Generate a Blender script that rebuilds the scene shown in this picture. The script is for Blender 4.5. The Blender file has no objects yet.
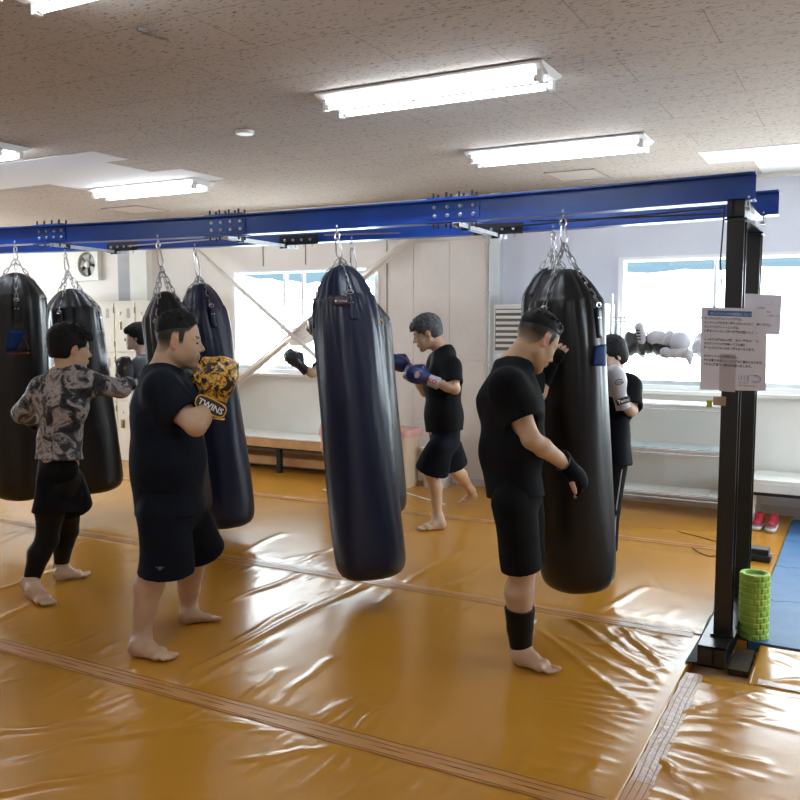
import bpy, math, random
import numpy as np
from mathutils import Vector, Matrix, noise as mnoise
random.seed(7); rng = np.random.default_rng(7)
C = bpy.context.scene.collection
PI = math.pi

# ------------------------------------------------------------------ camera
F_PX, HOR, VX, CAMH = 860.0, 322.0, 866.0, 1.62
PITCH = math.atan2(400-HOR, F_PX); YAW = math.atan2((VX-400)*math.cos(PITCH), F_PX)
FW = Vector((-math.sin(YAW)*math.cos(PITCH), math.cos(YAW)*math.cos(PITCH), -math.sin(PITCH)))
RT = Vector((math.cos(YAW), math.sin(YAW), 0)); UP = RT.cross(FW)
CO = Vector((0, 0, CAMH))
cam = bpy.data.objects.new('camera', bpy.data.cameras.new('camera')); C.objects.link(cam)
cam.location = CO; cam.rotation_euler = (PI/2-PITCH, 0, YAW)
cam.data.sensor_width = 36; cam.data.lens = 36*F_PX/800; cam.data.clip_start = 0.05
bpy.context.scene.camera = cam
def ray(x, y): return (FW*F_PX + RT*(x-400) - UP*(y-400))
def at(x, y, d):                       # measured photo point at distance d along the view axis
    return CO + ray(x, y)*(d/F_PX)
def onz(x, y, z=0.0):
    r = ray(x, y); return CO + r*((z-CAMH)/r.z)
def ony(x, y, Y):
    r = ray(x, y); return CO + r*(Y/r.y)
def head(deg): a = math.radians(deg); return Vector((math.cos(a), math.sin(a), 0))

# ------------------------------------------------------------------ materials
def nt(m): m.use_nodes = True; return m.node_tree
def princ(name, col, rough=.5, metal=0., spec=.5, coat=0., trans=0., sheen=0.):
    m = bpy.data.materials.new(name); t = nt(m); b = t.nodes['Principled BSDF']
    b.inputs['Base Color'].default_value = (*col, 1); b.inputs['Roughness'].default_value = rough
    b.inputs['Metallic'].default_value = metal; b.inputs['Specular IOR Level'].default_value = spec
    b.inputs['Coat Weight'].default_value = coat; b.inputs['Transmission Weight'].default_value = trans
    b.inputs['Sheen Weight'].default_value = sheen
    return m
def bsdf(m): return m.node_tree.nodes['Principled BSDF']
def N(t, typ, **kw):
    n = t.nodes.new(typ)
    for k, v in kw.items():
        if k in n.inputs: n.inputs[k].default_value = v
        else: setattr(n, k, v)
    return n
def coords(t, scale=(1, 1, 1), kind='Object', loc=(0, 0, 0)):
    tc = N(t, 'ShaderNodeTexCoord'); mp = N(t, 'ShaderNodeMapping')
    mp.inputs['Scale'].default_value = scale; mp.inputs['Location'].default_value = loc
    t.links.new(tc.outputs[kind], mp.inputs['Vector']); return mp.outputs['Vector']
def noisetex(t, vec, scale, detail=3, rough=.5, dist=0.):
    n = N(t, 'ShaderNodeTexNoise'); n.inputs['Scale'].default_value = scale
    n.inputs['Detail'].default_value = detail; n.inputs['Roughness'].default_value = rough
    n.inputs['Distortion'].default_value = dist
    if vec is not None: t.links.new(vec, n.inputs['Vector'])
    return n.outputs['Fac']
def ramp(t, fac, stops, interp='LINEAR'):
    r = N(t, 'ShaderNodeValToRGB'); r.color_ramp.interpolation = interp
    el = r.color_ramp.elements
    while len(el) < len(stops): el.new(.5)
    for e, (p, c) in zip(el, stops): e.position = p; e.color = (*c, 1)
    t.links.new(fac, r.inputs['Fac']); return r.outputs['Color']
def bump(m, fac, strength=.3, dist=.01):
    t = m.node_tree; b = N(t, 'ShaderNodeBump'); b.inputs['Strength'].default_value = strength
    b.inputs['Distance'].default_value = dist
    t.links.new(fac, b.inputs['Height']); t.links.new(b.outputs['Normal'], bsdf(m).inputs['Normal'])
def mottled(name, c1, c2, scale=3, rough=.7, bumpy=.0, bscale=30, spec=.3, kind='Object', **kw):
    m = princ(name, c1, rough, spec=spec, **kw); t = m.node_tree; v = coords(t, kind=kind)
    f = noisetex(t, v, scale, 5, .6); t.links.new(ramp(t, f, [(.35, c1), (.7, c2)]), bsdf(m).inputs['Base Color'])
    if bumpy: bump(m, noisetex(t, v, bscale, 4, .6), bumpy, .01)
    return m
def mixrgb(t, fac, a, b, mode='MIX'):
    n = N(t, 'ShaderNodeMix'); n.data_type = 'RGBA'; n.blend_type = mode
    for s, v in ((0, fac), (6, a), (7, b)):
        if isinstance(v, (int, float)): n.inputs[s].default_value = v
        elif isinstance(v, tuple): n.inputs[s].default_value = (*v, 1)
        else: t.links.new(v, n.inputs[s])
    return n.outputs[2]
def sRGB(r, g, b):
    return tuple((c/255/12.92 if c/255 <= .04045 else ((c/255+.055)/1.055)**2.4) for c in (r, g, b))

M = {}
M['wall'] = mottled('cream_wall_paint', (.84, .79, .74), (.79, .74, .69), 2.2, .75, .05, 40)
M['wall_blue'] = mottled('cool_wall_paint', (.66, .68, .77), (.60, .62, .70), 2.0, .75, .12, 35)
M['wall_white'] = mottled('white_wall_paint', (.84, .84, .80), (.79, .78, .73), 2.5, .7, .05, 40)
M['panel'] = mottled('plywood_paint', (.83, .78, .73), (.75, .70, .66), 3.5, .7, .05, 30)
M['trim'] = mottled('trim_paint', (.72, .70, .66), (.6, .57, .52), 4, .5)
M['alu'] = princ('aluminium_frame', (.66, .70, .70), .35, .6)
M['white_metal'] = princ('white_enamel', (.80, .80, .80), .3)
M['steel'] = princ('zinc_steel', (.62, .62, .62), .32, .9)
M['chain'] = princ('chain_steel', (.36, .36, .37), .35, 1.)
M['galv'] = mottled('galvanised_channel', (.70, .71, .72), (.55, .56, .58), 20, .38, metal=.5)
M['dark_metal'] = princ('dark_metal', (.02, .02, .022), .45, .3)
M['black_post'] = mottled('black_gloss_paint', (.003, .0035, .004), (.006, .0065, .007), 6, .3, .03, 12, spec=.6)
M['black_rubber'] = princ('black_rubber', (.015, .015, .017), .7)
M['blue_beam'] = mottled('blue_beam_paint', (.010, .080, .43), (.008, .058, .32), 5, .33, .02, 10, spec=.5)
M['skin'] = None
M['locker'] = mottled('locker_enamel', (.80, .77, .66), (.75, .72, .61), 1.5, .45)
M['groove'] = princ('dark_gap', (.16, .145, .13), .8)
M['wood'] = mottled('pine_board', (.62, .38, .18), (.50, .28, .12), 6, .5)
M['bench_top'] = mottled('bench_white_top', (.80, .80, .76), (.70, .69, .64), 4, .35)
M['plastic_beige'] = princ('beige_plastic', (.74, .60, .44), .4)
M['plastic_white'] = princ('white_plastic', (.72, .71, .66), .4)
M['pink_bag'] = princ('pink_plastic_film', (.75, .42, .38), .3)
M['paper'] = princ('laminated_paper', (.76, .76, .84), .22, spec=.5)
M['ink'] = princ('black_ink', (.02, .02, .03), .6)
M['ink_blue'] = princ('blue_ink', (.06, .17, .45), .5)
M['ink_white'] = princ('white_ink', (.8, .8, .8), .6)
M['ink_red'] = princ('red_ink', (.55, .03, .04), .5)
M['cloth_black'] = mottled('black_cloth', (.0025, .003, .0042), (.0045, .005, .007), 12, .85, .15, 60, spec=.2)
M['cloth_navy'] = mottled('navy_cloth', (.003, .005, .011), (.005, .008, .017), 12, .85, .15, 60, spec=.2)
M['cloth_pink'] = princ('pale_pink_cloth', (.62, .42, .36), .85)
M['cloth_grey'] = princ('grey_quilt', (.10, .11, .14), .5)
M['tights'] = princ('black_tights', (.0025, .0025, .0035), .6, spec=.25)
M['hair'] = mottled('black_hair', (.003, .0027, .0027), (.006, .005, .005), 60, .6, .6, 150, spec=.25)
M['hair_grey'] = mottled('grey_hair', (.03, .034, .04), (.14, .15, .16), 38, .55, .6, 150, spec=.3)
M['eye_white'] = princ('eye_white', (.6, .55, .5), .3)
M['glove_black'] = princ('black_leather_glove', (.018, .02, .022), .3, coat=.3)
M['glove_blue'] = princ('blue_leather_glove', (.006, .016, .12), .35, coat=.2)
M['glove_white'] = princ('white_leather_glove', (.50, .50, .54), .45)
M['cuff_white'] = princ('white_cuff', (.48, .48, .52), .6)
M['yellow_pipe'] = princ('yellow_piping', (.75, .42, .05), .5)
M['maroon'] = princ('dark_maroon_leather', (.035, .012, .014), .4)
M['green_foam'] = mottled('green_foam', (.42, .66, .12), (.36, .60, .10), 10, .6)
M['blue_mat'] = mottled('blue_eva_foam', (.045, .16, .34), (.035, .12, .28), 8, .5, .15, 200, spec=.4)
M['shoe_red'] = princ('red_mesh', (.36, .008, .022), .7)
M['shoe_grey'] = princ('grey_shoe_side', (.12, .16, .20), .6)
M['shoe_sole'] = princ('white_sole', (.6, .6, .58), .5)
M['towel'] = None
m = M['tube'] = bpy.data.materials.new('fluorescent_tube'); t = nt(m)
b = bsdf(m); b.inputs['Base Color'].default_value = (.9, .9, .9, 1)
b.inputs['Emission Color'].default_value = (.80, .90, 1, 1); b.inputs['Emission Strength'].default_value = 9.0
# skin: per-vertex tint holds the colour of lips, ears, stubble and toe nails
def skinmat(name, col):
    m = princ(name, col, .5, spec=.35); t = m.node_tree
    b = bsdf(m); b.inputs['Subsurface Weight'].default_value = .0
    a = N(t, 'ShaderNodeVertexColor', layer_name='tint')
    v = coords(t); f = noisetex(t, v, 9, 4, .6)
    base = ramp(t, f, [(.3, col), (.75, tuple(c*.82 for c in col))])
    t.links.new(mixrgb(t, 1.0, base, a.outputs['Color'], 'MULTIPLY'), b.inputs['Base Color'])
    return m
M['skin'] = skinmat('skin', (.60, .395, .255))
M['skin_pale'] = skinmat('pale_skin', (.70, .49, .39))
# bag leathers
def leather(name, col, rough):
    m = princ(name, col, rough, spec=.5, coat=.05); m.node_tree.nodes['Principled BSDF'].inputs['Coat Roughness'].default_value = .25
    t = m.node_tree; v = coords(t, (1, 1, .35))
    bump(m, noisetex(t, v, 9, 3, .5), .25, .02); return m
M['bag_black'] = leather('black_bag_leather', (.003, .0035, .0045), .40)
M['bag_navy'] = leather('navy_bag_leather', (.0025, .007, .032), .38)
# camouflage print
m = M['camo'] = princ('marbled_camo_print', (.2, .2, .2), .6, spec=.3); t = m.node_tree; v = coords(t)
f1 = noisetex(t, v, 12, 4, .62, .9)
t.links.new(ramp(t, f1, [(.37, (.010, .011, .016)), (.47, (.05, .052, .06)), (.52, (.24, .225, .22)), (.58, (.46, .40, .37)), (.68, (.10, .095, .105))]), bsdf(m).inputs['Base Color'])
# gold pattern on black glove
m = M['glove_gold'] = princ('gold_pattern_glove', (.6, .35, .05), .35, coat=.2); t = m.node_tree; v = coords(t)
f1 = noisetex(t, v, 10, 2, .5, 2.6); f2 = noisetex(t, v, 70, 2, .5, 1.)
gold = ramp(t, f2, [(.42, (.20, .09, .01)), (.5, (.68, .36, .05)), (.62, (.75, .42, .07))])
t.links.new(mixrgb(t, ramp(t, f1, [(.455, (0, 0, 0)), (.48, (1, 1, 1))]), (.012, .012, .014), gold), bsdf(m).inputs['Base Color'])
# vinyl floor cover
m = M['vinyl'] = princ('orange_vinyl_sheet', (.55, .24, .035), .27, spec=.5); t = m.node_tree; v = coords(t, kind='Object')
f = noisetex(t, v, 1.3, 4, .55)
t.links.new(ramp(t, f, [(.3, (.52, .232, .022)), (.7, (.47, .208, .018))]), bsdf(m).inputs['Base Color'])
mr = N(t, 'ShaderNodeMapRange'); mr.inputs['To Min'].default_value = .19; mr.inputs['To Max'].default_value = .27
t.links.new(noisetex(t, v, 2.2, 3, .6), mr.inputs['Value']); t.links.new(mr.outputs[0], bsdf(m).inputs['Roughness'])
n1 = noisetex(t, v, 5.0, 3, .55, .8)
bump(m, n1, .07, .02)
M['seam'] = mottled('seam_tape', (.53, .25, .075), (.48, .22, .055), 9, .3, .1, 25, spec=.5)
M['seam_shiny'] = mottled('clear_tape', (.62, .46, .36), (.55, .36, .24), 14, .22, .6, 40, spec=.6)
M['thread'] = princ('dark_stitch', (.16, .06, .02), .7)
M['white_tape'] = princ('white_tape', (.8, .72, .6), .4)
# rock wool ceiling tiles
m = M['ceiling'] = princ('rockwool_ceiling', (.6, .55, .5), .9, spec=.1); t = m.node_tree
v = coords(t, (1, 1, 1), loc=(1.07, 0, 0))
br = N(t, 'ShaderNodeTexBrick'); br.offset = .5; br.offset_frequency = 2
for k, val in (('Scale', 1.), ('Mortar Size', .0028), ('Mortar Smooth', .1), ('Brick Width', .91), ('Row Height', .455)): br.inputs[k].default_value = val
br.inputs['Color1'].default_value = (.475, .42, .37, 1); br.inputs['Color2'].default_value = (.46, .408, .358, 1); br.inputs['Mortar'].default_value = (.30, .245, .21, 1)
t.links.new(v, br.inputs['Vector'])
vs = coords(t, (30, 85, 1)); fs = noisetex(t, vs, 1.0, 3, .6, .4)
fis = ramp(t, fs, [(.36, (1, 1, 1)), (.41, (0, 0, 0))])
c1 = mixrgb(t, fis, br.outputs['Color'], (.15, .115, .095))
st = noisetex(t, coords(t), 1.1, 4, .6); c2 = mixrgb(t, ramp(t, st, [(.3, (0, 0, 0)), (.8, (.35, .35, .35))]), c1, (.38, .30, .25))
t.links.new(c2, bsdf(m).inputs['Base Color']); bump(m, fs, .4, .004)
M['ceiling_new'] = mottled('new_ceiling_board', (.70, .69, .68), (.65, .64, .63), 30, .8)
m = M['glass'] = bpy.data.materials.new('window_glass'); t = nt(m); t.nodes.clear()
o_ = N(t, 'ShaderNodeOutputMaterial'); tr = N(t, 'ShaderNodeBsdfTransparent'); gl = N(t, 'ShaderNodeBsdfGlossy'); gl.inputs['Roughness'].default_value = .02
mx = N(t, 'ShaderNodeMixShader'); mx.inputs[0].default_value = .06; tr.inputs['Color'].default_value = (.97, .99, .99, 1)
t.links.new(tr.outputs[0], mx.inputs[1]); t.links.new(gl.outputs[0], mx.inputs[2]); t.links.new(mx.outputs[0], o_.inputs[0])
# added screen at the window head, pale sky behind wired glass put into its colour
m = M['lattice'] = bpy.data.materials.new('pale_sky_stand_in'); t = nt(m); t.nodes.clear()
o_ = N(t, 'ShaderNodeOutputMaterial'); tl = N(t, 'ShaderNodeBsdfTranslucent'); tp = N(t, 'ShaderNodeBsdfTransparent')
v = coords(t, (1, 1, 1)); sx = N(t, 'ShaderNodeSeparateXYZ'); t.links.new(v, sx.inputs[0])
def mth(op, a, b_=None):
    n = N(t, 'ShaderNodeMath', operation=op)
    for i, q in enumerate((a, b_)):
        if q is None: continue
        if isinstance(q, (int, float)): n.inputs[i].default_value = q
        else: t.links.new(q, n.inputs[i])
    return n.outputs[0]
u1 = mth('ABSOLUTE', mth('SINE', mth('MULTIPLY', mth('ADD', sx.outputs[0], sx.outputs[2]), 95)))
u2 = mth('ABSOLUTE', mth('SINE', mth('MULTIPLY', mth('SUBTRACT', sx.outputs[0], sx.outputs[2]), 95)))
lt = mth('LESS_THAN', mth('MINIMUM', u1, u2), .3)
t.links.new(mixrgb(t, lt, (.19, .225, .24), (.16, .197, .215)), tl.inputs['Color'])
t.links.new(tl.outputs[0], o_.inputs[0])
m = M['towel'] = princ('pale_checked_towel', (.5, .6, .65), .8); t = m.node_tree
ck = N(t, 'ShaderNodeTexChecker'); ck.inputs['Scale'].default_value = 22; ck.inputs['Color1'].default_value = (.42, .62, .72, 1); ck.inputs['Color2'].default_value = (.72, .72, .66, 1)
t.links.new(coords(t), ck.inputs['Vector']); t.links.new(ck.outputs[0], bsdf(m).inputs['Base Color'])
del m, t

# ------------------------------------------------------------------ object helpers
def tag(o, label=None, cat=None, group=None, kind=None):
    if label: o['label'] = label
    if cat: o['category'] = cat
    if group: o['group'] = group
    if kind: o['kind'] = kind
    return o
def empty(name, loc=(0, 0, 0), label=None, cat=None, group=None):
    o = bpy.data.objects.new(name, None); C.objects.link(o); o.location = loc; o.empty_display_size = .1
    return tag(o, label, cat, group)
def link(name, me, parent=None):
    o = bpy.data.objects.new(name, me); C.objects.link(o)
    if parent is not None:
        o.parent = parent
        w = parent.matrix_basis.copy(); p = parent.parent
        while p is not None: w = p.matrix_basis @ w; p = p.parent
        o.matrix_parent_inverse = Matrix.Identity(4)
        o.matrix_basis = w.inverted()       # children are written in world coordinates
    return o
def rot_to(d, up=Vector((0, 0, 1))):
    d = Vector(d).normalized(); x = Vector(up).cross(d)
    if x.length < 1e-4: x = Vector((1, 0, 0)).cross(d)
    x.normalize(); y = d.cross(x)
    return Matrix((x, y, d)).transposed()
class MB:
    def __init__(s): s.v = []; s.f = []; s.mi = []
    def add(s, vs, fs, mi=0):
        o = len(s.v); s.v += [tuple(q) for q in vs]; s.f += [tuple(i+o for i in q) for q in fs]; s.mi += [mi]*len(fs); return s
    def box(s, lo, hi, mi=0, rot=None, c=None, bev=0):
        x0, y0, z0 = lo; x1, y1, z1 = hi
        P = [(x0, y0, z0), (x1, y0, z0), (x1, y1, z0), (x0, y1, z0), (x0, y0, z1), (x1, y0, z1), (x1, y1, z1), (x0, y1, z1)]
        if rot is not None: P = [tuple(rot @ Vector(q) + Vector(c or (0, 0, 0))) for q in P]
        elif c is not None: P = [tuple(Vector(q)+Vector(c)) for q in P]
        return s.add(P, [(0, 3, 2, 1), (4, 5, 6, 7), (0, 1, 5, 4), (1, 2, 6, 5), (2, 3, 7, 6), (3, 0, 4, 7)], mi)
    def bar(s, a, b, w, h, mi=0, up=(0, 0, 1)):
        a = Vector(a); b = Vector(b); R = rot_to(b-a, up); L = (b-a).length
        return s.box((-w/2, -h/2, 0), (w/2, h/2, L), mi, R, a)
    def tube(s, pts, r, seg=8, mi=0, closed=False, caps=True):
        pts = [Vector(p) for p in pts]; n = len(pts); rs = r if isinstance(r, (list, tuple)) else [r]*n
        up = Vector((0, 0, 1)); V = []
        prev = None
        for i, p in enumerate(pts):
            if closed: d = pts[(i+1) % n]-pts[i-1]
            else: d = pts[min(i+1, n-1)]-pts[max(i-1, 0)]
            d.normalize()
            if prev is None:
                x = up.cross(d)
                if x.length < 1e-3: x = Vector((1, 0, 0)).cross(d)
            else: x = prev - d*prev.dot(d)
            x.normalize(); prev = x; y = d.cross(x)
            for k in range(seg):
                a = 2*PI*k/seg; V.append(p+(x*math.cos(a)+y*math.sin(a))*rs[i])
        Fs = []
        for i in range(n if closed else n-1):
            j = (i+1) % n
            for k in range(seg):
                l = (k+1) % seg; Fs.append((i*seg+k, i*seg+l, j*seg+l, j*seg+k))
        if caps and not closed: Fs.append(tuple(range(seg-1, -1, -1))); Fs.append(tuple((n-1)*seg+k for k in range(seg)))
        return s.add(V, Fs, mi)
    def lathe(s, prof, seg=24, c=(0, 0, 0), mi=0, R=None, sx=1, sy=1):
        V = []; c = Vector(c); n = len(prof)
        for (r, z) in prof:
            for k in range(seg):
                a = 2*PI*k/seg; q = Vector((r*math.cos(a)*sx, r*math.sin(a)*sy, z))
                V.append((R @ q if R is not None else q)+c)
        Fs = [(i*seg+k, i*seg+(k+1) % seg, (i+1)*seg+(k+1) % seg, (i+1)*seg+k) for i in range(n-1) for k in range(seg)]
        Fs.append(tuple(range(seg-1, -1, -1))); Fs.append(tuple((n-1)*seg+k for k in range(seg)))
        return s.add(V, Fs, mi)
    def poly(s, pts, ext, mi=0):            # planar outline (3-D points) pushed out by vector ext
        pts = [Vector(p) for p in pts]; e = Vector(ext); n = len(pts)
        V = pts+[p+e for p in pts]
        Fs = [tuple(range(n-1, -1, -1)), tuple(range(n, 2*n))]+[(i, (i+1) % n, (i+1) % n+n, i+n) for i in range(n)]
        return s.add(V, Fs, mi)
    def build(s, name, mats, parent=None, smooth=False, bev=0, angle=40):
        me = bpy.data.meshes.new(name); me.from_pydata(s.v, [], s.f); me.update()
        mats = mats if isinstance(mats, (list, tuple)) else [mats]
        for q in mats: me.materials.append(q)
        me.polygons.foreach_set('material_index', s.mi)
        o = link(name, me, parent)
        if smooth:
            me.polygons.foreach_set('use_smooth', [True]*len(me.polygons))
            me.set_sharp_from_angle(angle=math.radians(angle))
        if bev:
            md = o.modifiers.new('bevel', 'BEVEL'); md.width = bev; md.segments = 2; md.limit_method = 'ANGLE'; md.angle_limit = math.radians(50)
        return o
def copy_tree(o, parent=None):
    c = o.copy(); C.objects.link(c)
    if parent is not None: c.parent = parent
    for ch in list(o.children): copy_tree(ch, c)
    return c
def struct(o): o['kind'] = 'structure'; return o
def textobj(name, s, size, mat, parent, loc, R, depth=.0008, align='LEFT', bold=0, squash=1.0):
    cu = bpy.data.curves.new(name, 'FONT'); cu.body = s; cu.size = size; cu.extrude = depth; cu.align_x = align; cu.resolution_u = 2
    cu.offset = bold
    tmp = bpy.data.objects.new(name, cu); C.objects.link(tmp)
    bpy.context.view_layer.update()
    me = bpy.data.meshes.new_from_object(tmp.evaluated_get(bpy.context.evaluated_depsgraph_get()))
    bpy.data.objects.remove(tmp); 
    T = Matrix.Translation(Vector(loc)) @ R.to_4x4() @ Matrix.Diagonal((squash, 1, 1, 1))
    me.transform(T); me.materials.clear(); me.materials.append(mat)
    return link(name, me, parent)
def face_R(n, up=Vector((0, 0, 1))):      # text lies in plane with normal n
    n = Vector(n).normalized(); x = Vector(up).cross(n).normalized(); y = n.cross(x)
    return Matrix((x, y, n)).transposed()

# ------------------------------------------------------------------ implicit surfaces
class Vol:
    def __init__(s, lo, hi, h):
        s.lo = np.array(lo, float); s.h = h
        s.n = np.ceil((np.array(hi)-s.lo)/h).astype(int)+1
        s.f = np.full(s.n, 1.0, np.float32)
    def block(s, lo, hi):
        a = np.clip(np.floor((np.array(lo)-s.lo)/s.h).astype(int), 0, s.n-1); b = np.clip(np.ceil((np.array(hi)-s.lo)/s.h).astype(int)+1, 1, s.n)
        ix = [s.lo[i]+s.h*np.arange(a[i], b[i]) for i in range(3)]
        X, Y, Z = np.meshgrid(*ix, indexing='ij')
        return (slice(a[0], b[0]), slice(a[1], b[1]), slice(a[2], b[2])), np.stack([X, Y, Z], -1)
    def apply(s, fn, lo, hi, k, mode='u', pad=.06):
        lo = np.array(lo)-pad-k; hi = np.array(hi)+pad+k
        sl, P = s.block(lo, hi)
        if P.size == 0: return
        d = fn(P).astype(np.float32); f = s.f[sl]
        if mode == 'u':
            h = np.clip(.5+.5*(f-d)/k, 0, 1) if k > 0 else (f > d).astype(np.float32)
            s.f[sl] = f*(1-h)+d*h-k*h*(1-h)
        else:
            d = -d; h = np.clip(.5-.5*(f-d)/k, 0, 1) if k > 0 else (f < d).astype(np.float32)
            s.f[sl] = f*(1-h)+d*h+k*h*(1-h)
    def cone(s, a, b, r1, r2, k=.02, u=None, sc=1.0, flat=False, mode='u', fold=None):
        a = np.array(a, float); b = np.array(b, float); R = max(r1, r2)*max(1, sc)
        ab = b-a; L2 = ab@ab+1e-12
        un = None if u is None else np.array(u, float)/np.linalg.norm(u)
        def fn(P):
            q = P-a; t = q@ab/L2; tc = np.clip(t, 0, 1)
            w = q-tc[..., None]*ab
            if un is not None: w = w-((w@un)*(1-1/sc))[..., None]*un
            d = np.linalg.norm(w, axis=-1)-(r1+(r2-r1)*tc)
            if fold: d = d+fold(P, t)
            if flat: d = np.maximum(d, (t-1)*math.sqrt(L2)); 
            if flat == 2: d = np.maximum(d, -t*math.sqrt(L2))
            return d
        s.apply(fn, np.minimum(a, b)-R, np.maximum(a, b)+R, k, mode); return s
    def ell(s, c, R, rad, k=.02, mode='u'):          # R columns = axes
        c = np.array(c, float); A = np.array(R, float); rad = np.array(rad, float); m = rad.min()
        def fn(P):
            q = (P-c)@A; n0 = np.linalg.norm(q/rad, axis=-1); n1 = np.linalg.norm(q/rad**2, axis=-1)+1e-9
            return n0*(n0-1)/n1
        e = rad.max(); s.apply(fn, c-e, c+e, k, mode); return s
    def plane(s, p, n, lo, hi):                      # cut away the side n points to
        p = np.array(p, float); n = np.array(n, float); n /= np.linalg.norm(n)
        sl, P = s.block(lo, hi); s.f[sl] = np.maximum(s.f[sl], (P-p)@n)
    def mesh(s, name, mat, parent=None, tint=None, smooth_it=1, wob=.6):
        f = s.f; n = np.array(f.shape); ins = f < 0
        f = np.clip(f, -3*s.h, 3*s.h)
        acc = None; cnt = np.zeros(n-1, np.int16); acc = np.zeros(tuple(n-1)+(3,), np.float32)
        faces_edges = []
        for ax in range(3):
            sl0 = [slice(None)]*3; sl1 = [slice(None)]*3; sl0[ax] = slice(0, -1); sl1[ax] = slice(1, None)
            c = ins[tuple(sl0)] != ins[tuple(sl1)]
            I = np.argwhere(c); f0 = f[tuple(sl0)][c]; f1 = f[tuple(sl1)][c]; t = f0/(f0-f1)
            pos = I.astype(np.float32); pos[:, ax] += t
            o1, o2 = [q for q in range(3) if q != ax]
            keep = (I[:, o1] > 0) & (I[:, o2] > 0) & (I[:, o1] < n[o1]-1) & (I[:, o2] < n[o2]-1)
            I = I[keep]; pos = pos[keep]; flip = ins[tuple(sl0)][c][keep]
            quad = []
            for d1, d2 in ((0, 0), (1, 0), (1, 1), (0, 1)):
                J = I.copy(); J[:, o1] -= d1; J[:, o2] -= d2
                np.add.at(acc, (J[:, 0], J[:, 1], J[:, 2]), pos); np.add.at(cnt, (J[:, 0], J[:, 1], J[:, 2]), 1)
                quad.append(J)
            if ax == 1: flip = ~flip
            faces_edges.append((quad, flip))
        idx = np.full(tuple(n-1), -1, np.int64); on = cnt > 0; idx[on] = np.arange(on.sum())
        V = acc[on]/cnt[on][:, None]
        Fs = []
        for quad, flip in faces_edges:
            q = np.stack([idx[J[:, 0], J[:, 1], J[:, 2]] for J in quad], 1)
            q[~flip] = q[~flip][:, ::-1]
            Fs.append(q)
        Fs = np.concatenate(Fs)
        for _ in range(smooth_it):
            e = np.concatenate([Fs[:, [0, 1]], Fs[:, [1, 2]], Fs[:, [2, 3]], Fs[:, [3, 0]]])
            A = np.zeros_like(V); c_ = np.zeros(len(V))
            np.add.at(A, e[:, 0], V[e[:, 1]]); np.add.at(c_, e[:, 0], 1)
            np.add.at(A, e[:, 1], V[e[:, 0]]); np.add.at(c_, e[:, 1], 1)
            V = V*(1-wob)+wob*A/np.maximum(c_, 1)[:, None]
        V = V*s.h+s.lo
        me = bpy.data.meshes.new(name)
        me.vertices.add(len(V)); me.vertices.foreach_set('co', V.astype(np.float32).ravel())
        me.loops.add(len(Fs)*4); me.loops.foreach_set('vertex_index', Fs.ravel().astype(np.int32))
        me.polygons.add(len(Fs)); me.polygons.foreach_set('loop_start', (np.arange(len(Fs))*4).astype(np.int32))
        me.polygons.foreach_set('use_smooth', np.ones(len(Fs), bool))
        me.update(calc_edges=True); me.validate()
        me.materials.append(mat)
        if tint is not None:
            col = me.color_attributes.new('tint', 'FLOAT_COLOR', 'POINT')
            cc = np.ones((len(V), 4), np.float32); cc[:, :3] = tint(V); col.data.foreach_set('color', cc.ravel())
        return link(name, me, parent)
def npv(v): return np.array(v, float)
def foldfn(amp, fr, seed, ax=None):
    r = np.random.default_rng(seed); D = r.normal(size=(5, 3)); D /= np.linalg.norm(D, axis=1)[:, None]; D[:, 2] *= .6; ph = r.uniform(0, 6, 5)
    def fn(P, t):
        s = 0
        for i in range(5): s = s+np.sin((P@D[i])*fr*(.6+.3*i)+ph[i]+1.3*np.sin(P@D[(i+2) % 5]*fr*.5))
        return amp*s/2.2
    return fn

# ================================================================== ROOM
X0, X1, Y0, YW, CZ = -11.0, 2.7, -2.6, 7.8, 2.84
WL = (-6.37, -4.45, 1.05, 2.20)         # left window opening
WR = (-1.97, 1.55, 1.02, 2.195)         # right window opening
b = MB()
b.box((X0-.2, Y0-.2, -.25), (X1+.2, YW+.2, -.045)); struct(b.build('floor', M['wood']))
b = MB(); b.box((X0-.2, Y0-.2, CZ), (X1+.2, YW+.2, CZ+.15)); struct(b.build('ceiling', M['ceiling']))
SPL = -3.13
b = MB()
T = YW+.2
b.box((X0, YW, -.05), (WL[0], T, CZ)); b.box((WL[0], YW, WL[3]), (WL[1], T, CZ)); b.box((WL[1], YW, -.05), (SPL, T, CZ))
b.box((WL[0], YW, -.05), (WL[1], T, WL[2]))
wl = struct(b.build('wall_back', M['wall']))
b = MB(); b.box((SPL, YW, 1.0), (WR[0], T, CZ)); b.box((WR[0], YW, WR[3]), (WR[1], T, CZ)); b.box((WR[1], YW, 1.0), (X1, T, CZ))
struct(b.build('wall_back_upper_right', M['wall_blue']))
b = MB(); b.box((SPL, YW, -.05), (X1, T, 1.0)); b.box((WR[0], YW, 1.0), (WR[1], T, WR[2]))
struct(b.build('wall_back_lower_right', M['wall_white']))
b = MB(); b.box((X0-.15, Y0, -.05), (X0, 3.5, CZ)); b.box((X0-.15, 7.1, -.05), (X0, T, CZ)); b.box((X0-.15, 3.5, -.05), (X0, 7.1, .95)); b.box((X0-.15, 3.5, 2.25), (X0, 7.1, CZ)); struct(b.build('wall_left', M['wall']))
e = struct(empty('added_window_4', (X0, 3.5, .95))); b = MB()  # added window out of view, lets more daylight into the left side
for lo, hi in (((3.5, .95), (3.55, 2.25)), ((7.05, .95), (7.1, 2.25)), ((4.68, .95), (4.72, 2.25)), ((5.88, .95), (5.92, 2.25)), ((3.5, .95), (7.1, 1.0)), ((3.5, 2.20), (7.1, 2.25))): b.box((X0-.09, lo[0], lo[1]), (X0+.01, hi[0], hi[1]))
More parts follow.
